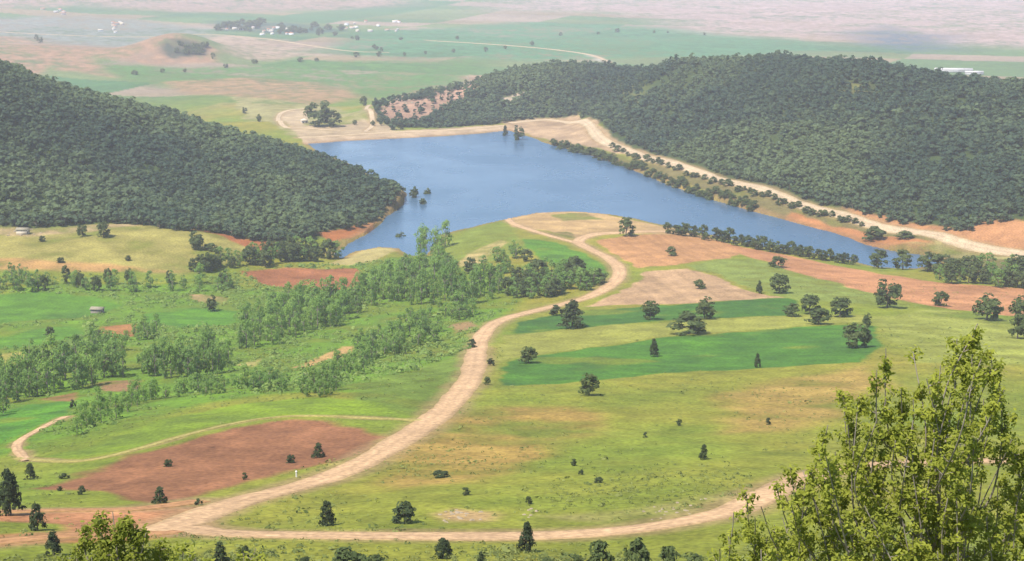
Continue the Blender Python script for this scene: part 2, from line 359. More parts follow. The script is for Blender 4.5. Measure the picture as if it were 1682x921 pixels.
# name, soft edge (m), edge wobble (m), colour, variation, polygon (photo pixels), own object?
FIELDS = [
 ('valley_meadow', 12, 10, C(124,156,62), .5, [(0,470),(120,455),(300,470),(420,470),(560,440),(640,425),(720,420),(800,440),(900,480),(815,525),(780,560),(770,600),(730,640),(680,660),(500,650),(300,670),(150,720),(-40,760)], 0),
 ('grass_knoll', 8, 6, C(174,164,102), .6, [(-60,400),(60,374),(180,362),(330,380),(440,398),(400,430),(300,455),(200,445),(0,448),(-60,448)], 0),
 ('bare_soil', 8, 8, C(205,165,115), .6, [(-40,420),(60,425),(160,432),(300,446),(160,447),(-40,446)], 0),
 ('bare_soil', 6, 6, C(205,180,140), .5, [(-30,374),(60,370),(170,362),(240,366),(160,380),(60,386),(-30,388)], 0),
 ('bare_soil', 5, 4, C(192,128,92), .4, [(300,372),(380,386),(480,400),(478,416),(420,412),(390,398)], 1),
 ('bare_soil', 3, 3, C(196,132,92), .4, [(520,388),(560,380),(600,372),(626,366),(616,378),(590,390),(550,398)], 1),
 ('crop_field', 5, 4, C(112,152,54), .35, [(-40,484),(60,476),(150,484),(200,500),(150,520),(90,528),(20,530),(-40,540)], 1),
 ('crop_field', 6, 6, C(112,152,56), .4, [(-40,548),(40,540),(130,536),(150,550),(90,566),(-40,578)], 1),
 ('crop_field', 4, 3, C(116,160,54), .3, [(230,505),(330,505),(390,512),(380,535),(300,540),(240,530)], 1),
 ('crop_field', 4, 3, C(112,160,50), .3, [(-40,690),(60,660),(130,656),(110,680),(40,710),(-40,740)], 1),
 ('ploughed_field', 3, 3, C(182,126,94), .25, [(395,446),(470,440),(590,440),(598,460),(560,477),(430,466)], 1),
 ('bare_soil', 2, 2, C(192,142,100), .3, [(160,538),(225,533),(228,552),(185,557)], 1),
 ('bare_soil', 2, 2, C(218,182,128), .3, [(480,600),(560,566),(580,565),(578,576),(510,600)], 1),
 ('bare_soil', 3, 3, C(200,185,115), .3, [(-10,582),(40,578),(50,594),(0,600)], 0),
 ('bare_soil', 3, 2, C(172,138,105), .3, [(155,628),(230,620),(228,644),(170,640)], 0),
 ('bare_soil', 3, 2, C(172,135,98), .3, [(60,656),(130,644),(118,662)], 0),
 ('bare_soil', 2, 2, C(208,195,130), .3, [(390,596),(430,585),(420,600)], 0),
 ('bare_soil', 3, 2, C(195,165,125), .3, [(310,480),(380,490),(370,502),(320,496)], 0),
 ('sand_bank', 2, 2, C(208,192,135), .3, [(535,434),(580,418),(640,404),(657,410),(620,426),(580,436)], 1),
 ('grass_knoll', 5, 4, C(150,162,84), .4, [(715,410),(760,382),(820,362),(850,385),(870,410),(820,430),(740,440)], 0),
 ('bare_soil', 3, 2, C(212,190,135), .3, [(745,440),(770,416),(820,394),(835,398),(800,420),(790,440)], 0),
 ('crop_field', 3, 3, C(118,160,58), .3, [(855,392),(910,398),(960,416),(1000,440),(1000,456),(940,440),(890,430)], 1),
 ('grass', 8, 6, C(128,148,74), .5, [(560,655),(620,620),(740,590),(776,560),(770,610),(740,650),(690,690),(600,685)], 0),
 ('bare_soil', 3, 3, C(180,150,110), .4, [(735,530),(770,522),(790,535),(745,545)], 0),
 ('crop_field', 5, 4, C(146,168,50), .3, [(70,752),(160,725),(260,690),(380,666),(540,655),(590,664),(690,684),(480,680),(380,693),(230,733),(120,755)], 1),
 ('ploughed_field', 4, 4, C(174,126,96), .35, [(52,803),(230,743),(380,704),(480,689),(600,698),(645,714),(600,742),(480,772),(330,812),(240,826),(150,808)], 1),
 ('bare_soil', 4, 4, C(206,152,116), .4, [(-30,846),(100,836),(250,830),(340,830),(400,825),(330,850),(330,870),(260,880),(80,882),(100,860),(-30,856)], 1),
 ('bare_soil', 4, 4, C(208,138,92), .4, [(-30,880),(120,872),(290,870),(250,886),(100,892),(-30,905)], 1),
 # right of the road
 ('crop_field', 2.5, 3, C(98,140,54), .22, [(824,602),(850,588),(1060,556),(1300,537),(1400,531),(1440,535),(1446,570),(1420,597),(1240,602),(1060,611),(930,627),(822,632)], 1),
 ('hay_meadow', 3, 3, C(178,178,100), .3, [(824,550),(960,537),(1130,526),(1300,514),(1420,516),(1420,528),(1300,535),(1060,554),(850,586),(822,596)], 1),
 ('crop_field', 2.5, 2, C(92,132,50), .22, [(850,528),(940,509),(1100,499),(1290,487),(1312,490),(1300,514),(1100,524),(960,537),(840,546)], 1),
 ('ploughed_field', 2.5, 3, C(220,184,146), .18, [(965,502),(1030,474),(1062,446),(1130,442),(1180,454),(1232,478),(1285,487),(1100,498)], 1),
 ('ploughed_field', 2.5, 3, C(218,168,124), .2, [(978,396),(1030,387),(1150,388),(1235,410),(1200,424),(1110,437),(1044,440),(1020,424)], 1),
 ('grass', 4, 4, C(152,164,92), .4, [(1118,438),(1230,424),(1290,438),(1420,468),(1490,502),(1310,490),(1240,474),(1180,450)], 0),
 ('bare_soil', 4, 5, C(222,166,126), .35, [(1190,400),(1300,420),(1420,446),(1540,464),(1720,474),(1900,494),(2080,540),(2000,570),(1720,520),(1560,507),(1440,482),(1330,452),(1215,418)], 1),
 ('bare_soil', 3, 4, C(224,190,142), .35, [(832,360),(860,350),(930,347),(1000,354),(1090,372),(1180,392),(1100,386),(1000,384),(950,392),(890,378),(845,372)], 1),
 ('grass', 3, 4, C(130,130,78), .5, [(890,384),(930,380),(945,392),(910,390)], 0),
 ('grass', 3, 4, C(150,150,88), .5, [(905,352),(960,350),(990,360),(930,362)], 0),
 ('dry_grass', 12, 12, C(186,158,98), .65, [(640,740),(690,690),(800,668),(930,668),(1010,700),(960,740),(820,780),(680,800)], 0),
 ('dry_grass', 14, 12, C(186,160,100), .5, [(1180,650),(1280,615),(1430,605),(1430,680),(1300,700),(1170,710)], 0),
 ('dry_grass', 8, 8, C(172,176,98), .5, [(1430,520),(1560,510),(1720,530),(1720,600),(1500,600)], 0),
 ('stony_patch', 5, 5, C(205,175,130), .6, [(690,838),(740,828),(800,834),(795,846),(720,852)], 0),
 ('stony_patch', 6, 6, C(190,180,120), .5, [(1120,812),(1240,800),(1300,800),(1190,835),(1100,850),(1000,862),(880,850),(1000,838)], 0),
 # far side of the lake
 ('dam', 1.5, .6, C(222,196,164), .3, [(492,224),(560,220),(640,215),(740,210),(828,204),(838,213),(790,219),(720,224),(640,229),(560,233),(500,237)], 1),
 ('scrub', 6, 6, C(136,126,86), .6, [(890,232),(960,238),(1040,262),(1180,300),(1300,336),(1420,362),(1540,390),(1690,425),(1720,470),(1540,448),(1420,400),(1330,374),(1200,334),(1050,282)], 0),
 ('bare_soil', 4, 5, C(208,150,108), .4, [(1300,350),(1400,376),(1500,392),(1560,402),(1500,410),(1420,402),(1340,378),(1290,362)], 1),
 ('dry_grass', 4, 5, C(178,168,116), .4, [(1480,398),(1560,396),(1690,428),(1720,440),(1560,420),(1490,412)], 0),
 ('bare_soil', 4, 5, C(212,160,120), .4, [(1380,338),(1480,358),(1570,380),(1630,362),(1720,370),(1860,410),(2000,460),(2000,500),(1850,455),(1720,420),(1560,392),(1400,352)], 1),
 ('bare_soil', 5, 5, C(214,184,150), .4, [(825,196),(880,190),(950,188),(1000,218),(1060,250),(1110,268),(1060,262),(980,244),(900,230),(835,214)], 1),
 ('dry_grass', 8, 8, C(180,172,122), .4, [(380,160),(480,160),(560,180),(640,196),(660,214),(560,220),(480,226),(400,190)], 0),
 ('bare_soil', 6, 6, C(218,194,160), .35, [(452,196),(470,180),(510,180),(500,206),(560,206),(600,196),(640,206),(650,216),(560,222),(490,226)], 1),
 ('bare_soil', 8, 8, C(206,170,146), .4, [(625,186),(650,160),(700,144),(770,122),(800,130),(780,152),(730,172),(690,192),(640,198)], 1),
 ('bare_soil', 4, 4, C(225,205,180), .3, [(820,158),(850,152),(872,154),(868,160),(835,164)], 1),
 ('grass', 20, 12, C(128,132,84), .4, [(1010,140),(1060,135),(1060,175),(1020,180)], 0),
 ('grass', 20, 12, C(142,140,90), .4, [(1370,135),(1430,132),(1430,150),(1380,152)], 0),
 # plain
 ('plain_field', 60, 30, C(120,158,92), .3, [(140,96),(300,112),(520,100),(800,98),(760,140),(640,160),(500,150),(330,150),(230,140),(180,122)], 0),
 ('plain_field', 30, 20, C(200,168,130), .4, [(285,132),(420,126),(540,138),(600,160),(520,172),(420,160),(300,156)], 0),
 ('plain_field', 40, 30, C(206,168,138), .4, [(-80,58),(60,60),(180,72),(300,60),(360,84),(350,104),(230,106),(150,92),(180,126),(90,108),(-80,90)], 0),
 ('plain_field', 20, 20, C(92,100,84), .3, [(275,68),(300,64),(335,74),(340,90),(290,92),(268,84)], 0),
 ('plain_field', 50, 30, C(216,190,166), .4, [(330,56),(440,62),(540,76),(560,90),(430,98),(380,88)], 0),
 ('plain_field', 120, 60, C(166,170,156), .4, [(-80,30),(150,26),(340,46),(240,64),(40,58),(-80,52)], 0),
 ('plain_field', 120, 60, C(112,160,112), .3, [(560,60),(820,36),(1100,44),(1300,66),(1400,80),(1200,92),(900,98),(640,96),(520,84)], 0),
 ('plain_field', 200, 90, C(206,176,158), .4, [(-80,-40),(560,-40),(700,8),(520,18),(300,20),(120,12),(-80,14)], 0),
 ('plain_field', 80, 60, C(90,120,104), .4, [(350,34),(480,36),(560,50),(480,56),(360,50)], 0),
 ('plain_field', 300, 120, C(222,194,182), .4, [(780,20),(1000,22),(1160,52),(1400,70),(1800,78),(1800,-60),(900,-60)], 0),  # pink of the distant haze mixed into the slope colour
 ('plain_field', 200, 100, C(112,130,140), .3, [(1380,54),(1450,44),(1540,62),(1600,80),(1500,84),(1420,72)], 0),
 ('plain_field', 20, 12, C(225,215,195), .2, [(958,88),(990,94),(1010,104),(990,104)], 0),
]
REG = []
for nm, soft, wob, col, var, px, own in FIELDS:
    P = hits(px)
    REG.append((nm, soft, wob, np.array(col), var, P, own))

# ------------------------------------------------------------------ materials
def nmat(name, rough=0.9):
    m = bpy.data.materials.new(name); m.use_nodes = True
    nt = m.node_tree; b = nt.nodes['Principled BSDF']
    b.inputs['Roughness'].default_value = rough
    b.inputs['Specular IOR Level'].default_value = 0.12
    return m, nt, b

def noise_node(nt, scale, detail=4, coord='Object', rough=0.55):
    tc = nt.nodes.new('ShaderNodeTexCoord'); nz = nt.nodes.new('ShaderNodeTexNoise')
    nz.inputs['Scale'].default_value = scale; nz.inputs['Detail'].default_value = detail
    nz.inputs['Roughness'].default_value = rough
    nt.links.new(tc.outputs[coord], nz.inputs['Vector'])
    return nz

def mulcol(nt, csock, fsock, lo, hi):
    mr = nt.nodes.new('ShaderNodeMapRange')
    mr.inputs['From Min'].default_value = 0.3; mr.inputs['From Max'].default_value = 0.7
    mr.inputs['To Min'].default_value = lo; mr.inputs['To Max'].default_value = hi
    nt.links.new(fsock, mr.inputs['Value'])
    mx = nt.nodes.new('ShaderNodeVectorMath'); mx.operation = 'SCALE'
    nt.links.new(csock, mx.inputs[0]); nt.links.new(mr.outputs[0], mx.inputs['Scale'])
    return mx.outputs[0]

def land_material():
    m, nt, b = nmat('land', 0.95)
    at = nt.nodes.new('ShaderNodeAttribute'); at.attribute_name = 'tint'
    c = mulcol(nt, at.outputs['Color'], noise_node(nt, 0.9, 6).outputs[0], 0.66, 1.32)
    c = mulcol(nt, c, noise_node(nt, 0.11, 4).outputs[0], 0.86, 1.13)
    nt.links.new(c, b.inputs['Base Color'])
    nz = noise_node(nt, 0.8, 5)
    bp = nt.nodes.new('ShaderNodeBump'); bp.inputs['Strength'].default_value = 0.5; bp.inputs['Distance'].default_value = 0.4
    nt.links.new(nz.outputs[0], bp.inputs['Height']); nt.links.new(bp.outputs[0], b.inputs['Normal'])
    return m
M_LAND = land_material()

def plain_mat(name, col, rough=0.9, lo=.8, hi=1.15, scale=3.0, spec=.12):
    m, nt, b = nmat(name, rough)
    rgb = nt.nodes.new('ShaderNodeRGB'); rgb.outputs[0].default_value = (*col, 1)
    nt.links.new(mulcol(nt, rgb.outputs[0], noise_node(nt, scale, 4).outputs[0], lo, hi), b.inputs['Base Color'])
    b.inputs['Specular IOR Level'].default_value = spec
    return m

def leaf_mat(name, c0, c1, trans=0.25, use_attr=False):
    """foliage: colour between two greens by object, by leaf noise; some light passes through the leaves"""
    m, nt, b = nmat(name, 0.75)
    mix = nt.nodes.new('ShaderNodeMixRGB')
    mix.inputs[1].default_value = (*c0, 1); mix.inputs[2].default_value = (*c1, 1)
    if use_attr:
        at = nt.nodes.new('ShaderNodeAttribute'); at.attribute_name = 'tint'
        nt.links.new(at.outputs['Fac'], mix.inputs[0]); 
    else:
        oi = nt.nodes.new('ShaderNodeObjectInfo'); at = nt.nodes.new('ShaderNodeAttribute'); at.attribute_name = 'tint'
        ad = nt.nodes.new('ShaderNodeMath'); ad.operation = 'MULTIPLY_ADD'
        nt.links.new(oi.outputs['Random'], ad.inputs[0]); ad.inputs[1].default_value = 0.5
        sc = nt.nodes.new('ShaderNodeMath'); sc.operation = 'MULTIPLY'; sc.inputs[1].default_value = 0.5
        nt.links.new(at.outputs['Fac'], sc.inputs[0]); nt.links.new(sc.outputs[0], ad.inputs[2])
        nt.links.new(ad.outputs[0], mix.inputs[0])
    nt.links.new(mix.outputs[0], b.inputs['Base Color'])
    tr = nt.nodes.new('ShaderNodeBsdfTranslucent'); nt.links.new(mix.outputs[0], tr.inputs[0])
    ms = nt.nodes.new('ShaderNodeMixShader'); ms.inputs[0].default_value = trans
    nt.links.new(b.outputs[0], ms.inputs[1]); nt.links.new(tr.outputs[0], ms.inputs[2])
    nt.links.new(ms.outputs[0], nt.nodes['Material Output'].inputs[0])
    return m

M_BARK = plain_mat('bark', (.16, .125, .095), scale=8)
M_BARKG = plain_mat('grey_bark', (.26, .22, .18), scale=9)
M_PINE = leaf_mat('pine_foliage', (.058, .098, .060), (.155, .205, .088), .45, True)
M_PINE1 = leaf_mat('pine_needles', (.066, .108, .062), (.130, .178, .080), .45)
M_JUN = leaf_mat('juniper_foliage', (.026, .040, .018), (.058, .078, .026), .12)
M_OAK = leaf_mat('oak_foliage', (.055, .080, .028), (.105, .135, .042), .3)
M_POP = leaf_mat('poplar_foliage', (.15, .27, .060), (.28, .40, .09), .5)
M_WILL = leaf_mat('willow_foliage', (.12, .22, .055), (.23, .34, .085), .5)
M_FORE = leaf_mat('spring_leaves', (.085, .115, .016), (.37, .39, .055), .42)
M_SCRUB = leaf_mat('scrub_foliage', (.08, .11, .03), (.25, .27, .075), .3, True)
M_UNDER = leaf_mat('undergrowth_leaves', (.13, .21, .05), (.26, .34, .085), .4, True)
M_ROCK = plain_mat('limestone', (.27, .215, .145), scale=4)
M_WHITE = plain_mat('whitewash', (.72, .70, .66), scale=.8)
M_TILE = plain_mat('clay_tiles', (.36, .17, .10), scale=2)
M_CREAM = plain_mat('cream_render', (.55, .47, .36), scale=.8)
M_RUST = plain_mat('rusty_paint', (.28, .10, .06), scale=2)
M_DARK = plain_mat('dark_opening', (.03, .028, .025), scale=2)
M_THATCH = plain_mat('weathered_sheet', (.24, .21, .15), scale=2)
M_PALE = plain_mat('hazed_white', (.42, .40, .38), scale=.3)  # distance haze put into the colour: white toned down to grey
M_CONC = plain_mat('concrete', (.40, .36, .31), scale=1.5)

# ------------------------------------------------------------------ ground sheet
def build_ground():
    fine = np.radians(np.arange(-23.0, 23.0001, 0.052))
    side = np.radians(np.concatenate([np.arange(23.6, 40, .8), np.arange(42, 180, 6)]))
    ang = np.concatenate([-side[::-1], fine, side])
    rad = [1.5]
    while rad[-1] < 13000:
        r = rad[-1]
        k = .03 if r < 140 else .0026 if r < 520 else .0032 if r < 1000 else .0036 if r < 2000 else .0055
        rad.append(r * (1 + k))
    rad = np.array(rad)
    R, T = np.meshgrid(rad, ang, indexing='ij')
    X = R * np.sin(T); Y = R * np.cos(T)
    x, y = X.ravel(), Y.ravel()
    z = height(x, y)
    # the road bed is cut a little into the ground
    # ---- colours
    n1 = fbm(x, y, 60, 4, 11); n2 = fbm(x, y, 14, 3, 21); n3 = fbm(x, y, 220, 3, 31)
    base = np.empty((x.size, 3))
    g1, g2 = C(150,166,80), C(186,168,92)
    t = np.clip(.45 + .7 * n1 + .35 * n3 + .25 * n2, 0, 1)[:, None]
    base[:] = g1 * (1 - t) + g2 * t
    gg = np.clip(.3 + .9 * fbm(x, y, 110, 3, 61), 0, 1)[:, None] * .6
    base[:] = base * (1 - gg) + C(126,156,68) * gg
    # far plain: a patchwork of strips
    far = sstep(1700, 2300, np.hypot(x, y))[:, None]
    ca, sa = math.cos(.35), math.sin(.35)
    wx = x + 60 * fbm(x, y, 400, 2, 71); wy = y + 60 * fbm(x, y, 400, 2, 72)
    u = np.floor((wx * ca - wy * sa) / 260); v = np.floor((wx * sa + wy * ca) / 150)
    h = hash2(u, v, 5)
    pal = np.array([C(116,152,98), C(150,165,112), C(196,176,140), C(130,160,104), C(206,184,160), C(110,150,100)])
    pc = pal[(h * 5.999).astype(int)]
    pc = pc * (1 + .25 * n3[:, None])
    base = base * (1 - far) + pc * .85 * far
    # forest floor on the two hills
    fl = np.maximum(forest_mask(x, y, 0), forest_mask(x, y, 1))[:, None]
    base = base * (1 - fl * .92) + C(72,90,58) * fl * .95
    reg = np.zeros(x.size, np.int16)
    for i, (nm, soft, wob, col, var, P, own) in enumerate(REG):
        lo = P.min(0) - soft * 3 - wob * 2; hi = P.max(0) + soft * 3 + wob * 2
        s = np.nonzero((x > lo[0]) & (x < hi[0]) & (y > lo[1]) & (y < hi[1]))[0]
        if len(s) == 0: continue
        xs, ys = x[s], y[s]
        w1 = fbm(xs, ys, max(wob * 4, 8), 3, 100 + i) * wob * 1.3; w2 = fbm(xs, ys, max(wob * 4, 8), 3, 160 + i) * wob * 1.3
        d = poly_sd(P, xs + w1, ys + w2)
        a = sstep(-soft * .5, soft * .5, d)
        if not own: a = a * np.clip(.85 + 1.0 * n2[s] + .6 * n1[s], .25, 1)
        a = a[:, None]
        vv = (1 + var * (.55 * n1[s] + .45 * n2[s]))[:, None] * (.84 if nm == 'plain_field' else 1)
        if nm == 'ploughed_field':        # furrows along the field
            e = P[np.argmax(((np.roll(P, -1, 0) - P) ** 2).sum(1))]; e2 = P[(np.argmax(((np.roll(P, -1, 0) - P) ** 2).sum(1)) + 1) % len(P)]
            dv = (e2 - e) / np.linalg.norm(e2 - e)
            q = (xs - e[0]) * -dv[1] + (ys - e[1]) * dv[0]
            vv = vv * (1 + .22 * vnoise(q / 2.4, xs / 90, 7) + .20 * vnoise(q / 8, xs / 150, 8))[:, None]
        if nm == 'crop_field':
            q = xs * .25 + ys * .97
            vv = vv * (1 + .22 * vnoise(q / 3.2, xs / 60, 17) + .16 * vnoise(q / 14, xs / 120, 18))[:, None]
            bare = (sstep(.22, .55, fbm(xs, ys, 26, 3, 230 + i)) * .55)[:, None]
        cv = col * vv
        if nm == 'crop_field': cv = cv * (1 - bare) + C(158,160,84) * bare
        base[s] = base[s] * (1 - a) + cv * a
        if own:
            reg[s[d > 0]] = i + 1
    # lake margin: wet mud and pale drift line, bed below
    d = poly_sd(LAKE, x, y)
    mud = (sstep(-9, -2, d) * (1 - sstep(2, 6, d)) * .6)[:, None]
    base = base * (1 - mud) + C(176,140,104) * mud
    bed = sstep(2, 8, d)[:, None]
    base = base * (1 - bed) + np.array([.06, .08, .07]) * bed
    # dusty verges and cart wear beside the roads
    for nm, hw, P, kind in ROAD_LINES:
        lo = P.min(0) - 20; hi = P.max(0) + 20
        s = np.nonzero((x > lo[0]) & (x < hi[0]) & (y > lo[1]) & (y < hi[1]))[0]
        if len(s) == 0: continue
        dd = line_d(P[::3] if len(P) > 30 else P, x[s], y[s]) + 2.5 * n2[s]
        a = ((1 - sstep(hw, hw + (5 if hw > 2 else 2), dd)) * .65)[:, None]
        base[s] = base[s] * (1 - a) + C(200,170,130) * a
        z[s] -= .18 * (1 - sstep(hw - .6, hw + .4, line_d(P[::2] if len(P) > 30 else P, x[s], y[s])))
    n4 = fbm(x, y, 4.5, 3, 610) * (1 - sstep(500, 1200, np.hypot(x, y)))
    base *= np.clip(1 + .22 * n2 + .22 * n4, .6, 1.5)[:, None]
    base = np.clip(base, .015, .75)
    nr, na = R.shape
    idx = np.arange(nr * na).reshape(nr, na)
    # wrap is left open directly behind the viewer, then closed with one column
    Q = np.stack([idx[:-1, :-1], idx[1:, :-1], idx[1:, 1:], idx[:-1, 1:]], -1)[:, :, ::-1].reshape(-1, 4)
    Qc = np.stack([idx[:-1, -1], idx[1:, -1], idx[1:, 0], idx[:-1, 0]], -1)[:, ::-1]
    Q = np.vstack([Q, Qc])
    V = np.c_[x, y, z]
    fr = reg[Q[:, 0]]
    STRUCT_COUNT = {}
    for k in range(len(REG) + 1):
        f = Q[fr == k]
        if len(f) < 6: continue
        u_, inv = np.unique(f, return_inverse=True)
        nm = 'ground' if k == 0 else REG[k - 1][0]
        me = npmesh(nm, V[u_], quads=inv.reshape(-1, 4), cols=base[u_], smooth=True, mats=[M_LAND])
        tag(link(nm, me), kind='structure')

# forests: outlines in world space
LF_PX = [(-120,372),(60,368),(180,362),(330,380),(440,396),(520,394),(580,384),(625,366),(668,318)]
LF = np.array([tuple(q) for q in hits(LF_PX)] +
              [at_d(640,320,1110)[:2], at_d(560,280,1190)[:2], at_d(450,240,1290)[:2], at_d(300,200,1400)[:2], at_d(100,150,1420)[:2], at_d(-150,60,1400)[:2], at_d(-300,150,1000)[:2]])
RF_PX = [(612,200,0),(640,206,1),(720,206,2.5),(800,200,3),(835,192,3.5),(900,188,4.5),(955,186,5),(1010,222,6),(1100,258,8),(1250,302,10),(1400,338,11),(1500,358,12),(1580,372,12),(1640,356,14),(1720,362,14),(1860,398,14),(2020,450,14)]
RF = np.array([tuple(q) for q in hits([(a, b + (3 if a < 1000 else 12)) for a, b, z in RF_PX])] +
              [at_d(2100,220,1250)[:2], at_d(1850,190,1350)[:2], at_d(1682,157,1420)[:2], at_d(1420,109,1560)[:2], at_d(1250,100,1640)[:2], at_d(1100,110,1740)[:2], at_d(1000,120,1860)[:2], at_d(850,120,1980)[:2], at_d(700,160,1820)[:2], at_d(612,196,1640)[:2]])
def forest_mask(x, y, k):
    return sstep(-8, 4, poly_sd(LF if k == 0 else RF, x + 7 * fbm(x, y, 40, 2, 201), y + 7 * fbm(x, y, 40, 2, 202)))
HILLS += [LF, RF]
build_ground()

# ------------------------------------------------------------------ roads draped over the ground
M_ROADS = {'main': C(244,206,166), 'path': C(206,192,128), 'red': C(222,172,130), 'pale': C(244,218,184)}
for nm, hw, P, kind in ROAD_LINES:
    T = np.gradient(P, axis=0); T /= np.linalg.norm(T, axis=1)[:, None] + 1e-9
    N = np.c_[-T[:, 1], T[:, 0]]
    offs = np.array([-1.12, -.98, -.62, -.3, 0, .3, .62, .98, 1.12])
    dz = np.array([-.25, .05, .07, .09, .11, .09, .07, .05, -.25])
    V = []; cols = []
    wv = hw * (1 + .22 * fbm(P[:, 0], P[:, 1], 22, 3, 300))
    for o, q in zip(offs, dz):
        we = wv * (1 + (.16 if abs(o) > .9 else .08) * fbm(P[:, 0] + 900 * np.sign(o), P[:, 1], 5, 2, 330)) if o else wv
        x = P[:, 0] + N[:, 0] * o * we; y = P[:, 1] + N[:, 1] * o * we
        V.append(np.c_[x, y, height(x, y) + q + .03])
        k = 1 + .11 * fbm(x, y, 6, 3, 310) + .12 * fbm(x, y, 30, 2, 320) - (.10 if abs(o) > .9 else 0)
        if abs(abs(o) - .3) < .01: k = k * 1.07
        if o == 0: k = k * (.9 + .12 * fbm(x, y, 14, 2, 340))                  # paler wheel tracks
        cc = M_ROADS[kind][None] * k[:, None]
        if abs(o) > .9: cc = cc * .7 + C(170,155,100)[None] * .3
        cols.append(cc)
    m_, no = len(P), len(offs)
    V = np.stack(V, 1).reshape(-1, 3); cols = np.stack(cols, 1).reshape(-1, 3)
    idx = np.arange(m_ * no).reshape(m_, no)
    Q = np.stack([idx[:-1, :-1], idx[:-1, 1:], idx[1:, 1:], idx[1:, :-1]], -1).reshape(-1, 4)
    if np.cross(np.r_[T[0], 0], np.r_[N[0], 0])[2] < 0: Q = Q[:, ::-1]
    Q = Q[:, ::-1]
    tag(link(nm, npmesh(nm, V, quads=Q, cols=np.clip(cols, .02, .75), smooth=True, mats=[M_LAND])), kind='structure')

# ------------------------------------------------------------------ lake water
def water():
    m, nt, b = nmat('lake_water', 0.12)
    b.inputs['Base Color'].default_value = (.045, .092, .145, 1)
    b.inputs['IOR'].default_value = 1.33
    b.inputs['Specular IOR Level'].default_value = 0.5
    tc = nt.nodes.new('ShaderNodeTexCoord'); mp = nt.nodes.new('ShaderNodeMapping')
    mp.inputs['Scale'].default_value = (1, .6, 1)
    nt.links.new(tc.outputs['Object'], mp.inputs[0])
    nz = nt.nodes.new('ShaderNodeTexNoise'); nz.inputs['Scale'].default_value = .55; nz.inputs['Detail'].default_value = 5
    nt.links.new(mp.outputs[0], nz.inputs['Vector'])
    bp = nt.nodes.new('ShaderNodeBump'); bp.inputs['Strength'].default_value = .55; bp.inputs['Distance'].default_value = .35
    nt.links.new(nz.outputs[0], bp.inputs['Height']); nt.links.new(bp.outputs[0], b.inputs['Normal'])
    # wind streaks: patches of rougher water
    n2 = noise_node(nt, .012, 4); mr = nt.nodes.new('ShaderNodeMapRange')
    mr.inputs['From Min'].default_value = .35; mr.inputs['From Max'].default_value = .65
    mr.inputs['To Min'].default_value = .2; mr.inputs['To Max'].default_value = .32
    nt.links.new(n2.outputs[0], mr.inputs['Value']); nt.links.new(mr.outputs[0], b.inputs['Roughness'])
    lo = LAKE.min(0) - 30; hi = LAKE.max(0) + 30
    c = (lo + hi) / 2
    # outline kept within the basin so that it never shows on land beyond the dam
    gx = np.arange(lo[0], hi[0], 9.0); gy = np.arange(lo[1], hi[1], 9.0)
    X, Y = np.meshgrid(gx, gy, indexing='ij')
    d = poly_sd(LAKE, X, Y)
    ok = (d > -16)
    idx = np.arange(X.size).reshape(X.shape)
    keep = ok[:-1, :-1] & ok[1:, :-1] & ok[1:, 1:] & ok[:-1, 1:]
    Q = np.stack([idx[:-1, :-1], idx[1:, :-1], idx[1:, 1:], idx[:-1, 1:]], -1)[keep]
    u, inv = np.unique(Q, return_inverse=True)
    V = np.c_[X.ravel(), Y.ravel(), np.zeros(X.size)][u]
    tag(link('water', npmesh('water', V, quads=inv.reshape(-1, 4), mats=[m])), kind='structure')
water()

# ------------------------------------------------------------------ trees
def rand_unit(n, rng):
    v = rng.normal(size=(n, 3)); return v / np.linalg.norm(v, axis=1)[:, None]

def leaf_quads(Pc, Nn, size, rng, aspect=.75):
    """one small quad per point, facing roughly along Nn"""
    n_ = len(Pc)
    N = Nn + .55 * rand_unit(n_, rng); N /= np.linalg.norm(N, axis=1)[:, None]
    a = np.cross(N, rand_unit(n_, rng)); a /= np.linalg.norm(a, axis=1)[:, None] + 1e-9
    b = np.cross(N, a)
    s = (size * rng.uniform(.6, 1.35, n_))[:, None]
    a = a * s; b = b * s * aspect
    V = np.stack([Pc - a, Pc - b * .8, Pc + a, Pc + b * .8], 1).reshape(-1, 3)
    return V, np.arange(n_ * 4).reshape(-1, 4)

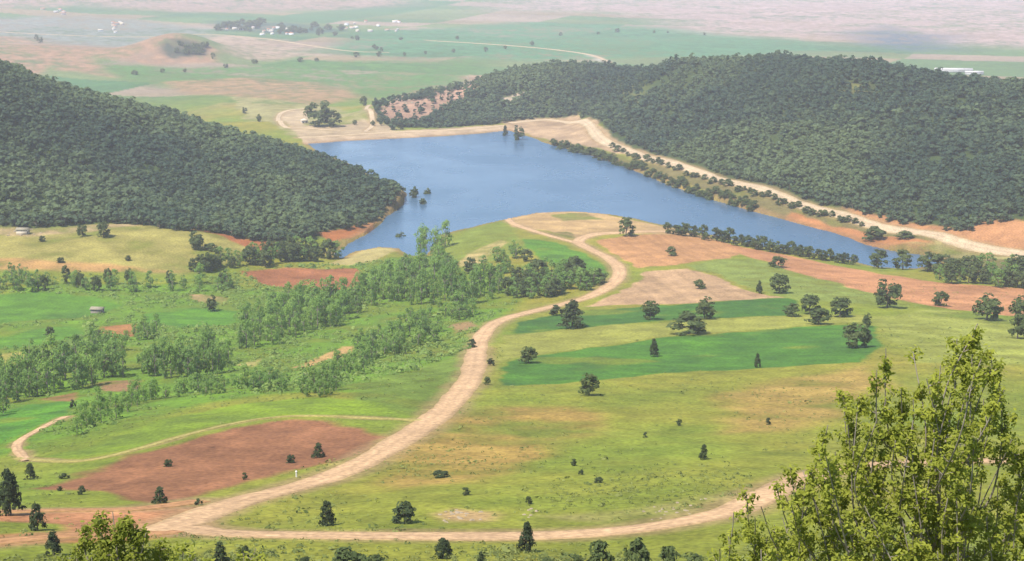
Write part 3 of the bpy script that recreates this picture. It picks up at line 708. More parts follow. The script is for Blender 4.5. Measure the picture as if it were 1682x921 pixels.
def crown_pts(kind, nclump, nleaf, rng):
    """leaf points (unit tree: height 1, width 1) gathered in clumps through the crown's volume"""
    C_, Rr = [], []
    while len(C_) < nclump:
        t = rng.uniform(0, 1)
        if kind == 'cone':   z0, z1, prof = .02, .97, (1 - t) ** .8 * .50 + .05
        elif kind == 'pine': z0, z1, prof = .16, .95, (math.sin(math.pi * min(1, t * .80 + .22)) ** .8) * .44
        elif kind == 'poplar': z0, z1, prof = .05, .96, (math.sin(math.pi * (t * .84 + .12)) ** .6) * .46
        elif kind == 'bush': z0, z1, prof = .06, .86, math.sqrt(max(0, 1 - t * t)) * .46
        else:                z0, z1, prof = .10, .92, (math.sin(math.pi * (t * .76 + .18)) ** .6) * .48
        a = rng.uniform(0, 2 * math.pi); rr = prof * math.sqrt(rng.uniform(.12, 1)) * .86
        C_.append((rr * math.cos(a), rr * math.sin(a), z0 + t * (z1 - z0)))
        Rr.append(rng.uniform(.09, .19) * (.8 if kind == 'cone' else 1))
    C_ = np.array(C_); Rr = np.array(Rr)
    k = rng.integers(0, nclump, nleaf)
    u = rand_unit(nleaf, rng); u[:, 2] = np.where(rng.uniform(size=nleaf) < .7, np.abs(u[:, 2]), u[:, 2])
    P = C_[k] + u * (Rr[k] * rng.uniform(.55, 1.08, nleaf))[:, None] * np.array([1, 1, .75])
    ctr = np.array([0, 0, .5])
    out = (P - ctr); out /= np.linalg.norm(out, axis=1)[:, None] + 1e-6
    N = u * .7 + out * .5 + np.array([0, 0, .35])
    N /= np.linalg.norm(N, axis=1)[:, None]
    shade = rng.uniform(0, 1, nclump)[k] * .7 + rng.uniform(0, .3, nleaf)
    return P, N, shade

def tube(path, radii, sides=6):
    path = np.asarray(path, float); V = []; 
    n_ = len(path); T = np.gradient(path, axis=0)
    for i in range(n_):
        t = T[i] / (np.linalg.norm(T[i]) + 1e-9)
        a = np.cross(t, [0.31, .95, .05]); a /= np.linalg.norm(a) + 1e-9; b = np.cross(t, a)
        for s in range(sides):
            th = 2 * math.pi * s / sides
            V.append(path[i] + radii[i] * (math.cos(th) * a + math.sin(th) * b))
    Q = []
    for i in range(n_ - 1):
        for s in range(sides):
            s2 = (s + 1) % sides
            Q.append((i * sides + s, i * sides + s2, (i + 1) * sides + s2, (i + 1) * sides + s))
    return np.array(V), np.array(Q)

def merge(parts):
    Vs, Qs, o = [], [], 0
    for V, Q in parts:
        Vs.append(V); Qs.append(Q + o); o += len(V)
    return np.vstack(Vs), np.vstack(Qs)

def make_template(kind, nclump, nleaf, size, mat, seed, bark=M_BARK):
    rng = np.random.default_rng(seed)
    P, N, sh = crown_pts(kind, nclump, nleaf, rng)
    V, Q = leaf_quads(P, N, size, rng)
    crown = npmesh('crown', V, quads=Q, cols=np.repeat(sh, 4)[:, None].repeat(3, 1), mats=[mat])
    top = {'cone': .8, 'pine': .85, 'poplar': .85, 'bush': .4}.get(kind, .6)
    lean = rng.normal(0, .02, 2)
    tr = [tube([(0, 0, -.06), (lean[0], lean[1], top * .5), (lean[0] * 2, lean[1] * 2, top)], [.035, .025, .008])]
    for i in range(5):
        a = rng.uniform(0, 6.28); z = rng.uniform(.2, .6) * top + .08
        e = np.array([math.cos(a) * .28, math.sin(a) * .28, z + .16])
        tr.append(tube([(lean[0], lean[1], z), e * .5 + np.array([0, 0, z * .5 + .02]), e], [.016, .011, .004], 5))
    TV, TQ = merge(tr)
    trunk = npmesh('trunk', TV, quads=TQ, mats=[bark], smooth=True)
    both_V, both_Q = merge([(V, Q), (TV, TQ)])
    cc = np.concatenate([np.repeat(sh, 4), np.zeros(len(TV))])[:, None].repeat(3, 1)
    whole = npmesh('tree', both_V, quads=both_Q, cols=cc, mats=[mat, bark], midx=np.r_[np.zeros(len(Q)), np.ones(len(TQ))])
    return dict(crown=crown, trunk=trunk, whole=whole, np=(V, Q, sh))

TPL = {
 'juniper': [make_template('cone', 80, 1500, .050, M_JUN, 10 + i) for i in range(4)],
 'oak':     [make_template('round', 34, 1000, .062, M_OAK, 20 + i) for i in range(4)],
 'bush':    [make_template('bush', 24, 700, .068, M_JUN, 30 + i) for i in range(4)],
 'oakbush': [make_template('bush', 26, 800, .064, M_OAK, 35 + i) for i in range(3)],
 'poplar':  [make_template('poplar', 30, 640, .046, M_POP, 40 + i, M_BARKG) for i in range(4)],
 'willow':  [make_template('poplar', 28, 640, .050, M_WILL, 50 + i, M_BARKG) for i in range(4)],
 'pine':    [make_template('pine', 9, 105, .15, M_PINE1, 60 + i) for i in range(5)],
 'spring':  [make_template('bush', 60, 2600, .026, M_FORE, 70 + i, M_BARKG) for i in range(3)],
}
KNAME = {'juniper': 'juniper_tree', 'oak': 'oak_tree', 'bush': 'dark_bush', 'oakbush': 'oak_bush', 'poplar': 'poplar_tree', 'willow': 'willow_tree', 'pine': 'pine_tree', 'spring': 'leafy_bush'}
KCAT = {'juniper': 'juniper', 'oak': 'tree', 'bush': 'bush', 'oakbush': 'bush', 'poplar': 'poplar', 'willow': 'tree', 'pine': 'pine', 'spring': 'bush'}

def plant_at(x, y, h, w, kind, label, group=None, parts=False, z=None, variant=None):
    tp = TPL[kind][random.randrange(len(TPL[kind])) if variant is None else variant]
    if z is None: z = float(height(np.array([x]), np.array([y]))[0])
    nm = KNAME[kind]
    if parts:
        o = bpy.data.objects.new(nm, None); COL.objects.link(o)
        for part in ('crown', 'trunk'):
            link(part, tp[part], o)
    else:
        o = link(nm, tp['whole'])
    o.location = (x, y, z); o.scale = (w, w, h); o.rotation_euler = (0, 0, random.uniform(0, 6.28))
    tag(o, label, KCAT[kind], group)
    return o

def plant(px, py, hpx, wpx, kind, label, group=None):
    x, y = hit(px, py)
    s = math.hypot(y, 0) / F * 1.02
    return plant_at(x, y, hpx * s * 1.12, wpx * s * 1.15, kind, label, group, parts=(hpx >= 24))

# ------------------------------------------------------------------ scattered trees and bushes: x, base y, height, width (photo pixels)
SH = 'shrubs dotted over the fields'
SINGLES = [
 (50,785,25,22,'juniper','small dark cone-shaped juniper beside the fork of the track left of the brown field'),
 (18,846,76,46,'juniper','tall dark juniper at the far left edge beside the dirt road'),
 (62,870,44,32,'juniper','dark upright juniper between the two red dirt roads at lower left'),
 (88,906,40,32,'juniper','dark rounded juniper just left of the bright leafy bush'),
 (105,785,9,18,'bush','low dark shrub on grass at the left tip of the brown field'),
 (135,812,15,15,'bush','small dark bush on the green corner below the brown field'),
 (98,806,9,10,'bush','tiny bush on the green corner left of a small dark bush'),
 (263,826,26,26,'juniper','dark triangular juniper on the bottom edge of the brown field'),
 (277,767,13,17,'bush','little dark bush alone in the middle of the brown field'),
 (326,829,11,15,'bush','low bush where the side road joins the main dirt road'),
 (402,787,12,12,'bush','tiny dark bush on brown soil near the road verge'),
 (478,756,15,17,'bush','small brownish bush near the right end of the brown field'),
 (523,748,23,22,'juniper','dark rounded juniper at the right end of the brown field'),
 (537,861,40,32,'juniper','dark conical juniper above the lower road bend at left'),
 (362,918,36,32,'juniper','dark juniper below the lower road, right of the bright leafy bush'),
 (402,912,26,22,'bush','greyish bush below the road beside a dark juniper'),
 (665,854,36,44,'bush','wide dark clump of bushes left of the stony patch above the lower road'),
 (722,779,11,34,'bush','low wide dark clump in the meadow above the stony patch'),
 (765,811,13,18,'bush','small dark bush in green grass above the stony patch'),
 (868,824,14,13,'bush','small dark bush standing over pale stones in the lower meadow'),
 (865,904,50,32,'juniper','tall dark columnar juniper overlapping the lower road'),
 (728,911,34,38,'juniper','dark pyramid-shaped juniper just below the lower road'),
 (942,763,13,11,'bush','narrow dark bush, upper of two close together in the middle meadow'),
 (955,778,9,11,'bush','tiny dark bush, lower of two close together in the middle meadow'),
 (984,790,9,17,'bush','flat dark bush in the middle meadow right of two tiny bushes'),
 (1156,756,24,17,'juniper','lone dark upright bush in the right part of the meadow'),
 (1262,696,11,11,'bush','small dark bush on dry grass near the foreground tree'),
 (1060,718,9,9,'bush','tiny bush in the dry meadow below the two-part dark bush'),
 (1116,698,11,12,'bush','tiny dark bush in the dry meadow below the green crop'),
 (968,649,37,38,'oakbush','dark two-part bush on the slope below the green crop field'),
 (868,594,27,34,'oakbush','rounded dark bush at the left end of the pale hay strip'),
 (1074,582,28,18,'juniper','dark upright juniper inside the large green crop field'),
 (1244,601,22,13,'juniper','thin dark juniper at the lower edge of the green crop field'),
 (1407,572,40,46,'oak','broad grey-green tree at the right end of the green crop field'),
 (1423,537,22,15,'oak','small dark tree behind the broad tree by the green crop'),
 (940,537,42,46,'juniper','grey-green pyramid-shaped tree beside the road above the crop'),
 (914,516,17,26,'bush','low dark bush hugging the road left of the pyramid-shaped tree'),
 (1068,523,29,30,'oak','round tree standing in the narrow dark green strip'),
 (1132,547,34,68,'oakbush','very wide grey-green bush on the pale hay strip'),
 (1157,521,34,34,'oak','round dark tree behind the very wide bush'),
 (1148,474,15,21,'oakbush','small brownish bush on the peach ploughed field'),
 (1102,421,15,20,'oakbush','small reddish bush on the upper orange ploughed field'),
 (1278,438,18,30,'oakbush','small dark bush beside the red earth strip'),
 (1280,480,30,32,'oak','round green tree on the grass wedge beside the peach field'),
 (1247,480,19,13,'juniper','narrow dark shrub left of the round green tree'),
 (1028,389,28,28,'oak','dark round tree where the road turns along the lake shore'),
 (1300,516,22,30,'oakbush','leftmost bush of the clump at the end of the dark green strip'),
 (1330,512,30,32,'oak','taller tree of the clump at the end of the dark green strip'),
 (1345,531,27,44,'oakbush','greyish bush in front of the clump at the end of the green strip'),
 (1380,518,30,36,'oak','rightmost tree of the clump at the end of the green strip'),
 (1457,504,44,42,'oak','large dark tree at the lower edge of the red earth strip'),
 (1545,500,22,26,'oak','small dark flat-topped tree standing on the red earth strip'),
 (1621,525,40,46,'oak','large round dark tree at right edge of the red earth'),
 (1674,520,34,34,'oak','dark tree at the right edge above a lower dark bush'),
 (1671,557,42,34,'oakbush','tall dark bush at the right edge above the foreground tree'),
 (1443,441,28,32,'oak','round lakeside tree, first of three in front of the narrow water'),
 (1483,443,30,32,'oak','round lakeside tree, middle of three in front of the narrow water'),
 (1524,446,28,36,'oak','round lakeside tree, last of three at the end of the water'),
 (1438,393,22,40,'oakbush','dark spreading bush on the far shore below the gravel road'),
 (1486,391,12,34,'oakbush','low flat bush beside the gravel road on the far shore'),
 (170,389,24,22,'oak','dark round tree on the yellow knoll below the left forest'),
 (135,389,20,16,'oak','smaller dark tree on the yellow knoll near the pale ruins'),
 (322,409,28,26,'oak','dark tree on the right slope of the yellow knoll'),
 (346,411,11,26,'oakbush','low dark bush at the foot of a dark tree on the knoll'),
 (210,428,9,11,'bush','tiny dark bush low on the yellow knoll'),
 (100,432,9,14,'bush','tiny brown bush on bare soil under the yellow knoll'),
 (70,398,10,12,'bush','tiny bush on the yellow knoll below the pale ruins'),
 (349,511,26,18,'oak','dark narrow tree beside a bare soil patch in the valley'),
 (82,553,16,18,'oakbush','dark little bush in the bright green valley field'),
 (162,556,14,22,'oakbush','dark bush beside the reddish soil bank in the valley'),
 (120,672,15,12,'bush','small dark bush beside the pale track at lower left'),
 (945,451,27,30,'oak','round green tree beside the road bend in the green plot'),
 (657,400,18,18,'oak','dark round tree standing in the shallow water of the inlet'),
 (702,326,16,13,'oak','dark tree in the water, upper right of the group off the wooded point'),
 (695,343,16,13,'oak','dark tree in the water, lowest of the group off the wooded point'),
 (852,236,28,17,'oak','larger dark tree standing in the lake at the right end of the dam'),
 (830,229,20,11,'juniper','thinner dark tree standing in the lake left of a larger one by the dam'),
 (680,328,20,15,'oak','dark tree at the very tip of the wooded point'),
 (775,571,16,15,'bush','small dark bush on the left verge of the main road'),
 (800,632,14,14,'oakbush','dry bush on the right verge of the road beside the crop'),
 (806,600,12,14,'bush','low bush between the road and the green crop field'),
 (524,207,38,42,'oak','large tree clump beside the looping track below the dam'),
 (548,208,24,26,'oak','smaller tree right of the large clump below the dam'),
 (597,174,14,13,'oak','dark tree beside the track climbing behind the dam'),
 (583,205,8,8,'oak','tiny dark tree on bare ground left of the track behind the dam'),
 (612,206,8,8,'oak','tiny dark tree on bare ground right of the track behind the dam'),
 (402,186,10,8,'oak','thin tree on pale grass beyond the left forest skyline'),
 (425,200,12,8,'oak','thin tree on pale grass just above the left forest slope'),
 (66,70,9,10,'oak','lone dark tree on the far bare ridge at left'),
 (60,64,7,7,'oak','smaller lone tree on the far bare ridge at left'),
 (350,96,9,8,'oak','lone dark tree at the foot of the far rounded hill'),
 (572,940,56,70,'oakbush','olive bush cut by the bottom edge below the lower road'),
 (616,935,36,44,'oakbush','low olive bush right of the one cut by the bottom edge'),
 (790,922,22,16,'juniper','small dark juniper at the bottom edge right of the pyramid juniper'),
 (897,930,22,30,'oakbush','low olive bush at the bottom edge under the tall juniper'),
 (950,925,22,22,'oakbush','small olive bush at the bottom edge, first in the row toward the big tree'),
 (985,950,74,60,'oakbush','tall olive bush at the bottom edge, second in the row toward the big tree'),
 (1046,950,76,56,'oakbush','tall olive bush at the bottom edge, nearest the big leafy tree'),
 (1098,942,56,46,'oakbush','shorter olive bush at the bottom edge beside the big leafy tree'),
 (1140,935,34,40,'oakbush','low olive bush partly behind the left skirt of the big leafy tree'),
 (500,925,20,26,'bush','low grey bush at the bottom edge below the lower road'),
 (170,915,30,26,'juniper','dark small juniper behind the bright leafy bush'),
]
for s in SINGLES: plant(*s, None)

# ------------------------------------------------------------------ rows and thickets
def interp_line(pts, n_, jit):
    pts = np.asarray(pts, float)
    L = np.r_[0, np.cumsum(np.linalg.norm(np.diff(pts, axis=0), axis=1))]
    t = (np.arange(n_) + .5 + RNG.uniform(-.3, .3, n_)) / n_ * L[-1]
    return np.c_[np.interp(t, L, pts[:, 0]), np.interp(t, L, pts[:, 1]) + RNG.uniform(-jit, jit, n_)]

def row(pts, n_, jit, h, w, kinds, label, group):
    for (px, py) in interp_line(pts, n_, jit):
        f = random.uniform(.75, 1.25)
        plant(px, py, h * f, w * f * random.uniform(.85, 1.15), random.choice(kinds), label, group)

row([(1090,382),(1200,401),(1300,418),(1405,437)], 28, 2, 18, 18, ['oak', 'oakbush', 'bush'], 'dark tree in the close row along the near lake shore', 'trees along the near lake shore')
row([(905,240),(960,250),(1040,277),(1140,316),(1240,345)], 72, 6, 10, 14, ['oakbush', 'oakbush', 'oak'], 'scrubby bush on the far bank between water and gravel road', 'bushes along the far bank')
row([(1000,243),(1090,276),(1180,306),(1300,340),(1420,368)], 44, 4, 9, 13, ['oakbush', 'oakbush'], 'brown-green bush on the verge just below the gravel road', 'bushes along the gravel road')
row([(1535,462),(1600,466),(1690,472)], 13, 4, 30, 26, ['willow', 'oak'], 'grey-green tree in the belt between red earth and lake tail at right', 'trees behind the red earth at right')
row([(1540,448),(1620,446),(1690,452)], 8, 4, 24, 30, ['willow', 'oak'], 'rear grey-green tree of the belt at the lake tail', 'trees behind the red earth at right')
row([(640,212),(700,208),(760,204),(830,198)], 16, 2, 12, 12, ['pine', 'bush'], 'dark tree in the line above the crest of the dam', 'trees above the dam')
# valley thickets: (polygon, count, height px, width px, kinds, label, group)
THICK = [
 ([(580,505),(640,500),(760,498),(820,492),(820,478),(640,478),(585,485)], 43, 43, 21, ['willow', 'poplar'], 'tall feathery tree in the wood between lake inlet and road', 'trees of the valley wood by the lake'),
 ([(820,492),(900,490),(960,480),(985,465),(940,458),(850,470)], 30, 25, 19, ['willow', 'oak'], 'rounded tree of the wood that reaches the road bend', 'trees of the wood at the road bend'),
 ([(620,470),(720,462),(760,448),(720,430),(650,440)], 24, 29, 20, ['willow', 'poplar'], 'green tree at the upper edge of the wood by the inlet', 'trees of the valley wood by the lake'),
 ([(690,405),(705,402),(735,400),(728,420),(690,425)], 7, 37, 20, ['poplar'], 'pale green tree rising from the flooded edge of the inlet', 'trees at the flooded inlet'),
 ([(395,580),(470,560),(560,530),(600,505),(540,490),(430,510),(385,540)], 57, 39, 22, ['willow', 'poplar', 'poplar'], 'pale grey-green tree in the middle of the valley wood', 'trees in the middle of the valley'),
 ([(230,620),(330,618),(380,612),(385,585),(300,590),(235,595)], 28, 46, 25, ['poplar', 'willow'], 'tall tree in the row across the valley floor', 'tall trees across the valley floor'),
 ([(-15,690),(60,655),(130,640),(220,612),(160,595),(60,600),(-15,620)], 40, 49, 29, ['poplar', 'willow'], 'big bright green tree in the grove at the left edge', 'grove at the left edge'),
 ([(120,720),(190,690),(250,665),(260,645),(190,660),(130,690)], 22, 34, 21, ['poplar'], 'light green tree in the strip beside the bright green field', 'trees beside the bright green field'),
 ([(250,655),(400,645),(470,648),(470,628),(330,630)], 24, 26, 22, ['poplar', 'willow'], 'bushy green tree along the top of the bright green field', 'trees beside the bright green field'),
 ([(485,656),(545,656),(560,640),(500,632)], 11, 33, 21, ['willow'], 'dense dark green tree at the right end of the bright green field', 'dense trees at the end of the green field'),
 ([(540,625),(600,615),(680,575),(740,545),(700,520),(620,560),(550,600)], 40, 25, 19, ['poplar', 'willow'], 'small green tree on the slope left of the main road', 'trees on the slope left of the road'),
 ([(300,452),(400,440),(470,436),(560,428),(550,415),(480,415),(330,440)], 34, 25, 20, ['willow', 'oak'], 'green tree in the belt between the knoll and the red soil patch', 'trees between knoll and red soil'),
 ([(0,478),(110,474),(250,480),(380,480),(380,465),(200,460),(0,462)], 34, 26, 16, ['willow', 'poplar', 'oak'], 'green tree in the hedge between yellow knoll and valley field', 'hedge below the yellow knoll'),
 ([(110,575),(200,580),(250,560),(280,535),(160,560)], 15, 23, 16, ['willow', 'poplar'], 'small tree around the reddish bank in the left valley', 'trees round the reddish bank'),
 ([(560,575),(640,525),(740,500),(810,505),(760,535),(690,560),(600,600)], 30, 26, 20, ['poplar', 'willow'], 'small pale green tree on the grassy slope just below the lake wood', 'small trees below the lake wood'),
 ([(850,470),(900,440),(960,448),(995,458),(960,482),(880,488)], 18, 25, 28, ['willow', 'oak'], 'rounded tree of the wood that reaches the road bend', 'trees of the wood at the road bend'),
 ([(760,440),(830,420),(870,430),(860,460),(780,465)], 12, 24, 24, ['oak', 'willow'], 'grey-green tree on the knoll above the wood by the inlet', 'trees on the knoll above the wood'),
]
for poly, n_, h, w, kinds, label, group in THICK:
    P = np.asarray(poly, float); got = []
    tries = 0
    while len(got) < n_ and tries < 4000:
        tries += 1
        q = RNG.uniform(P.min(0), P.max(0))
        if poly_sd(P, q[:1], q[1:2])[0] < 0: continue
        lim = .55 * w * (.6 if tries < 2000 else .3)
        if any(abs(q[0] - g[0]) < lim and abs(q[1] - g[1]) < 9 for g in got): continue
        got.append(q)
    for q in got:
        f = random.uniform(.7, 1.2)
        plant(q[0], q[1], h * f, w * f * random.uniform(.85, 1.2), random.choice(kinds), label, group)

# ------------------------------------------------------------------ the two hill woods
def forest(k, poly, spacing, hgt):
    lo, hi = poly.min(0), poly.max(0)
    gx = np.arange(lo[0], hi[0], spacing); gy = np.arange(lo[1], hi[1], spacing)
    X, Y = np.meshgrid(gx, gy); x = X.ravel() + RNG.uniform(-.48, .48, X.size) * spacing; y = Y.ravel() + RNG.uniform(-.48, .48, X.size) * spacing
    m = forest_mask(x, y, k) > .5
    m &= poly_sd(LAKE, x, y) < -3
    for nm, hw, P, kind in ROAD_LINES:
        if P[:, 1].max() > 900: m &= line_d(P[::2], x, y) > hw + 3.5
    ang = np.abs(np.arctan2(x, y)) < math.radians(29)
    x, y = x[m & ang], y[m & ang]
    keep = np.ones(len(x), bool)
    for nm, soft, wob, col, var, P, own in REG:      # thin out over clearings
        if nm in ('bare_soil', 'grass') and P[:, 1].mean() > 900:
            d = poly_sd(P, x, y)
            keep &= ~((d > -2) & (RNG.uniform(size=len(x)) < (.80 if nm == 'bare_soil' else .45)))
    gap = fbm(x, y, 45, 2, 400 + k)
    keep &= ~((gap < -.38) & (RNG.uniform(size=len(x)) < .6))
    x, y = x[keep], y[keep]
    z = height(x, y)
    h = hgt * np.where(RNG.uniform(size=len(x)) < .12, RNG.uniform(1.2, 1.6, len(x)), RNG.uniform(.6, 1.15, len(x))) * (1 + .25 * fbm(x, y, 60, 2, 410))
    w = h * RNG.uniform(.95, 1.35, len(x))
    tint = np.clip(.42 + 1.5 * fbm(x, y, 120, 3, 420 + k) + RNG.normal(0, .24, len(x)), 0, 1)
    d = poly_sd(poly, x, y)
    return x, y, z, h, w, tint, d

def forest_build(k, poly, spacing, hgt, name, label_mass, edge_label, edge_group, n_edge, px_range):
    x, y, z, h, w, tint, d = forest(k, poly, spacing, hgt)
    # front row trees that can be told apart are things of their own
    px = CX + F * x / (y * CP + (CAM[2] - z) * SP)
    front = np.nonzero((d < 26) & (px > px_range[0]) & (px < px_range[1]) & (y < px_range[2] + 0 * y))[0]
    order = front[np.argsort(d[front] + y[front] * .02)][:n_edge]
    solo = np.zeros(len(x), bool); solo[order] = True
    for i in order:
        lab = edge_label(px[i])
        plant_at(x[i], y[i], h[i] * .95, w[i], 'pine', lab, edge_group, z=z[i] - .2)
    Vs, Qs, Cs, o = [], [], [], 0
    idx = np.nonzero(~solo)[0]
    tpl = [t['np'] for t in TPL['pine']]
    which = RNG.integers(0, len(tpl), len(idx))
    for tno, (V, Q, sh) in enumerate(tpl):
        s = idx[which == tno]
        a = RNG.uniform(0, 6.28, len(s)); ca, sa = np.cos(a), np.sin(a)
        VX = (V[None, :, 0] * ca[:, None] - V[None, :, 1] * sa[:, None]) * w[s][:, None] + x[s][:, None]
        VY = (V[None, :, 0] * sa[:, None] + V[None, :, 1] * ca[:, None]) * w[s][:, None] + y[s][:, None]
        VZ = V[None, :, 2] * h[s][:, None] + z[s][:, None]
        Vs.append(np.stack([VX, VY, VZ], -1).reshape(-1, 3))
        Qs.append((Q[None] + (np.arange(len(s)) * len(V))[:, None, None]).reshape(-1, 4) + o)
        cc = np.clip(tint[s][:, None] * .85 + np.repeat(sh, 4)[None] * .2 - .05, 0, 1)
        Cs.append(cc.reshape(-1)); o += len(s) * len(V)
    me = npmesh(name, np.vstack(Vs), quads=np.vstack(Qs), cols=np.concatenate(Cs)[:, None].repeat(3, 1), mats=[M_PINE])
    tag(link(name, me), label_mass, 'forest', None, 'stuff')
    print(name, len(idx), 'trees')

forest_build(0, LF, 4.9, 7.2, 'pine_forest', 'dense dark green pine forest covering the left hill down to the lake',
    lambda p: 'dark pine in the front row of the left forest above the yellow knoll' if p < 400 else 'dark pine in the front row of the left forest near the lake shore',
    'front row of the left forest', 110, (0, 690, 1150))
forest_build(1, RF, 5.4, 7.2, 'pine_forest', 'blue-green pine forest covering the long hill behind the lake',
    lambda p: 'dark pine in the front row of the far forest above the dam' if p < 960 else 'dark pine in the front row of the far forest along the gravel road' if p < 1400 else 'dark pine in the front row of the far forest above the red bank',
    'front row of the far forest', 150, (600, 1690, 1620))

# low scrub and tussocks spread over the meadows: uncountable
def scatter(name, label, x, y, smin, smax, mat, seed, flat=.7, k=9):
    z = height(x, y); rng = np.random.default_rng(seed)
    s = rng.uniform(smin, smax, len(x)) * (1 + 1.1 * (rng.uniform(size=len(x)) > .95))
    u = rand_unit(len(x) * k, rng); u[:, 2] = np.abs(u[:, 2]) * flat
    P = np.repeat(np.c_[x, y, z], k, 0) + u * np.repeat(s, k)[:, None]
    V, Q = leaf_quads(P, u + np.array([0, 0, .5]), 1.0, rng)
    ss = np.repeat(np.repeat(s, k) * .42, 4)[:, None]
    P4 = np.repeat(P, 4, 0)
    V = P4 + (V - P4) * ss
    tint = np.clip(np.repeat(rng.uniform(0, 1, len(x)), k) * .8 + rng.uniform(0, .2, len(x) * k), 0, 1)
    tag(link(name, npmesh(name, V, quads=Q, cols=np.repeat(tint, 4)[:, None].repeat(3, 1), mats=[mat])), label, 'scrub', None, 'stuff')
def clear_of(x, y, names, margin=1):
    m = poly_sd(LAKE, x, y) < -3
    for nm, soft, wob, col, var, P, own in REG:
        if nm in names: m &= poly_sd(P, x, y) < margin
    for nm, hw, P, kind in ROAD_LINES: m &= line_d(P[::3], x, y) > hw + .8
    return m
n0 = 30000
r = np.exp(RNG.uniform(math.log(150), math.log(820), n0)); a = RNG.uniform(-.38, .38, n0)
x = r * np.sin(a); y = r * np.cos(a)
m = (fbm(x, y, 45, 3, 500) + .25 * RNG.normal(size=n0)) > .1
m &= clear_of(x, y, ('crop_field', 'ploughed_field', 'hay_meadow'))
scatter('meadow_scrub', 'low tussocks and dwarf scrub scattered over the meadows', x[m], y[m], .15, .5, M_SCRUB, 5)
n0 = 9000
r = RNG.uniform(110, 178, n0); a = RNG.uniform(-.38, .38, n0)
x = r * np.sin(a); y = r * np.cos(a)
m = (fbm(x, y, 22, 3, 540) + .2 * RNG.normal(size=n0)) > .2
m &= clear_of(x, y, ('ploughed_field',))
scatter('meadow_scrub', 'knee-high scrub on the near slope below the lower road', x[m], y[m], .15, .6, M_SCRUB, 8, .9, 22)
# leafy undergrowth of the valley bottom
n0 = 16000
VP = np.vstack([hits([(-60,470),(120,450),(300,462),(420,440),(560,430),(640,428),(700,425),(830,445),(880,475),(815,515),(770,570),(700,600),(560,640),(480,650),(250,670),(140,720),(-60,690)])])
x = RNG.uniform(VP[:, 0].min(), VP[:, 0].max(), n0); y = RNG.uniform(VP[:, 1].min(), VP[:, 1].max(), n0)
m = (poly_sd(VP, x, y) > 0) & ((fbm(x, y, 60, 3, 520) + .22 * RNG.normal(size=n0)) > .0)
x, y = x[m], y[m]
m = clear_of(x, y, ('crop_field', 'ploughed_field', 'bare_soil', 'sand_bank'))
scatter('undergrowth', 'leafy green undergrowth between the trees of the valley bottom', x[m], y[m], .35, 1.5, M_UNDER, 6, .9, 14)

# ------------------------------------------------------------------ stones
def rock_mesh(seed):
    import bmesh
    from mathutils import noise as mn
    bm = bmesh.new(); bmesh.ops.create_icosphere(bm, subdivisions=2, radius=.5)
    for v in bm.verts:
        k = 1 + .5 * mn.noise(v.co * 2.3 + Vector((seed * 3.1, 0, seed))) + .2 * mn.noise(v.co * 6 + Vector((0, seed, 0)))
        v.co *= k
        v.co.z = v.co.z * .55 + .04
    me = bpy.data.meshes.new('rock'); bm.to_mesh(me); bm.free()
    me.materials.append(M_ROCK)
    return me
ROCKS = [rock_mesh(i) for i in range(4)]
def stones(poly, n_, s0, s1, label, group):
    P = np.asarray(poly, float); c = 0
    while c < n_:
        q = RNG.uniform(P.min(0), P.max(0))
        if poly_sd(P, q[:1], q[1:2])[0] < 0: continue
        x, y = hit(*q); z = float(height(np.array([x]), np.array([y]))[0])
        o = link('rock', random.choice(ROCKS), None, (x, y, z)); s = random.uniform(s0, s1)
        o.scale = (s * random.uniform(.8, 1.5), s, s * random.uniform(.6, 1)); o.rotation_euler = (0, 0, random.uniform(0, 6.28))
        tag(o, label, 'rock', group); c += 1
stones([(695,846),(740,832),(795,838),(790,852),(720,856)], 22, .3, .8, 'pale limestone rock in the stony patch above the lower road', 'rocks of the stony patch')
stones([(855,842),(880,828),(885,846),(862,850)], 6, .3, .7, 'pale stone under the small bush in the lower meadow', 'stones under the small bush')
stones([(1040,842),(1120,815),(1220,806),(1170,838),(1080,858)], 22, .25, .6, 'pale stone strewn above the right part of the lower road', 'stones above the lower road')
stones([(645,180),(665,155),(715,142),(760,124),(785,130),(735,160),(700,186)], 26, 2.2, 5, 'pale boulder on the thinly wooded slope behind the dam', 'boulders behind the dam')
stones([(-5,386),(18,376),(70,372),(75,384),(30,390)], 14, 1.0, 2.6, 'pale boulder at the left edge under the forest', 'boulders under the left forest')

# ------------------------------------------------------------------ buildings and small works
def box(x0, x1, y0, y1, z0, z1):
    V = np.array([(x, y, z) for z in (z0, z1) for y in (y0, y1) for x in (x0, x1)], float)
    Q = np.array([(0, 2, 3, 1), (4, 5, 7, 6), (0, 1, 5, 4), (2, 6, 7, 3), (0, 4, 6, 2), (1, 3, 7, 5)])
    return V, Q
def gable(w, l, z, rise, eave=.4):
    a, b = w / 2 + eave, l / 2 + eave
    V = np.array([(-a, -b, z), (a, -b, z), (a, b, z), (-a, b, z), (0, -b, z + rise), (0, b, z + rise),
                  (-a, -b, z + .18), (a, -b, z + .18), (a, b, z + .18), (-a, b, z + .18)], float)
    V = np.vstack([V])
    Q = np.array([(0, 3, 2, 1), (6, 4, 5, 9), (7, 8, 5, 4), (0, 1, 7, 6), (2, 3, 9, 8), (0, 6, 9, 3), (1, 2, 8, 7)])
    T = np.array([(6, 7, 4), (8, 9, 5)])
    return V, Q, T
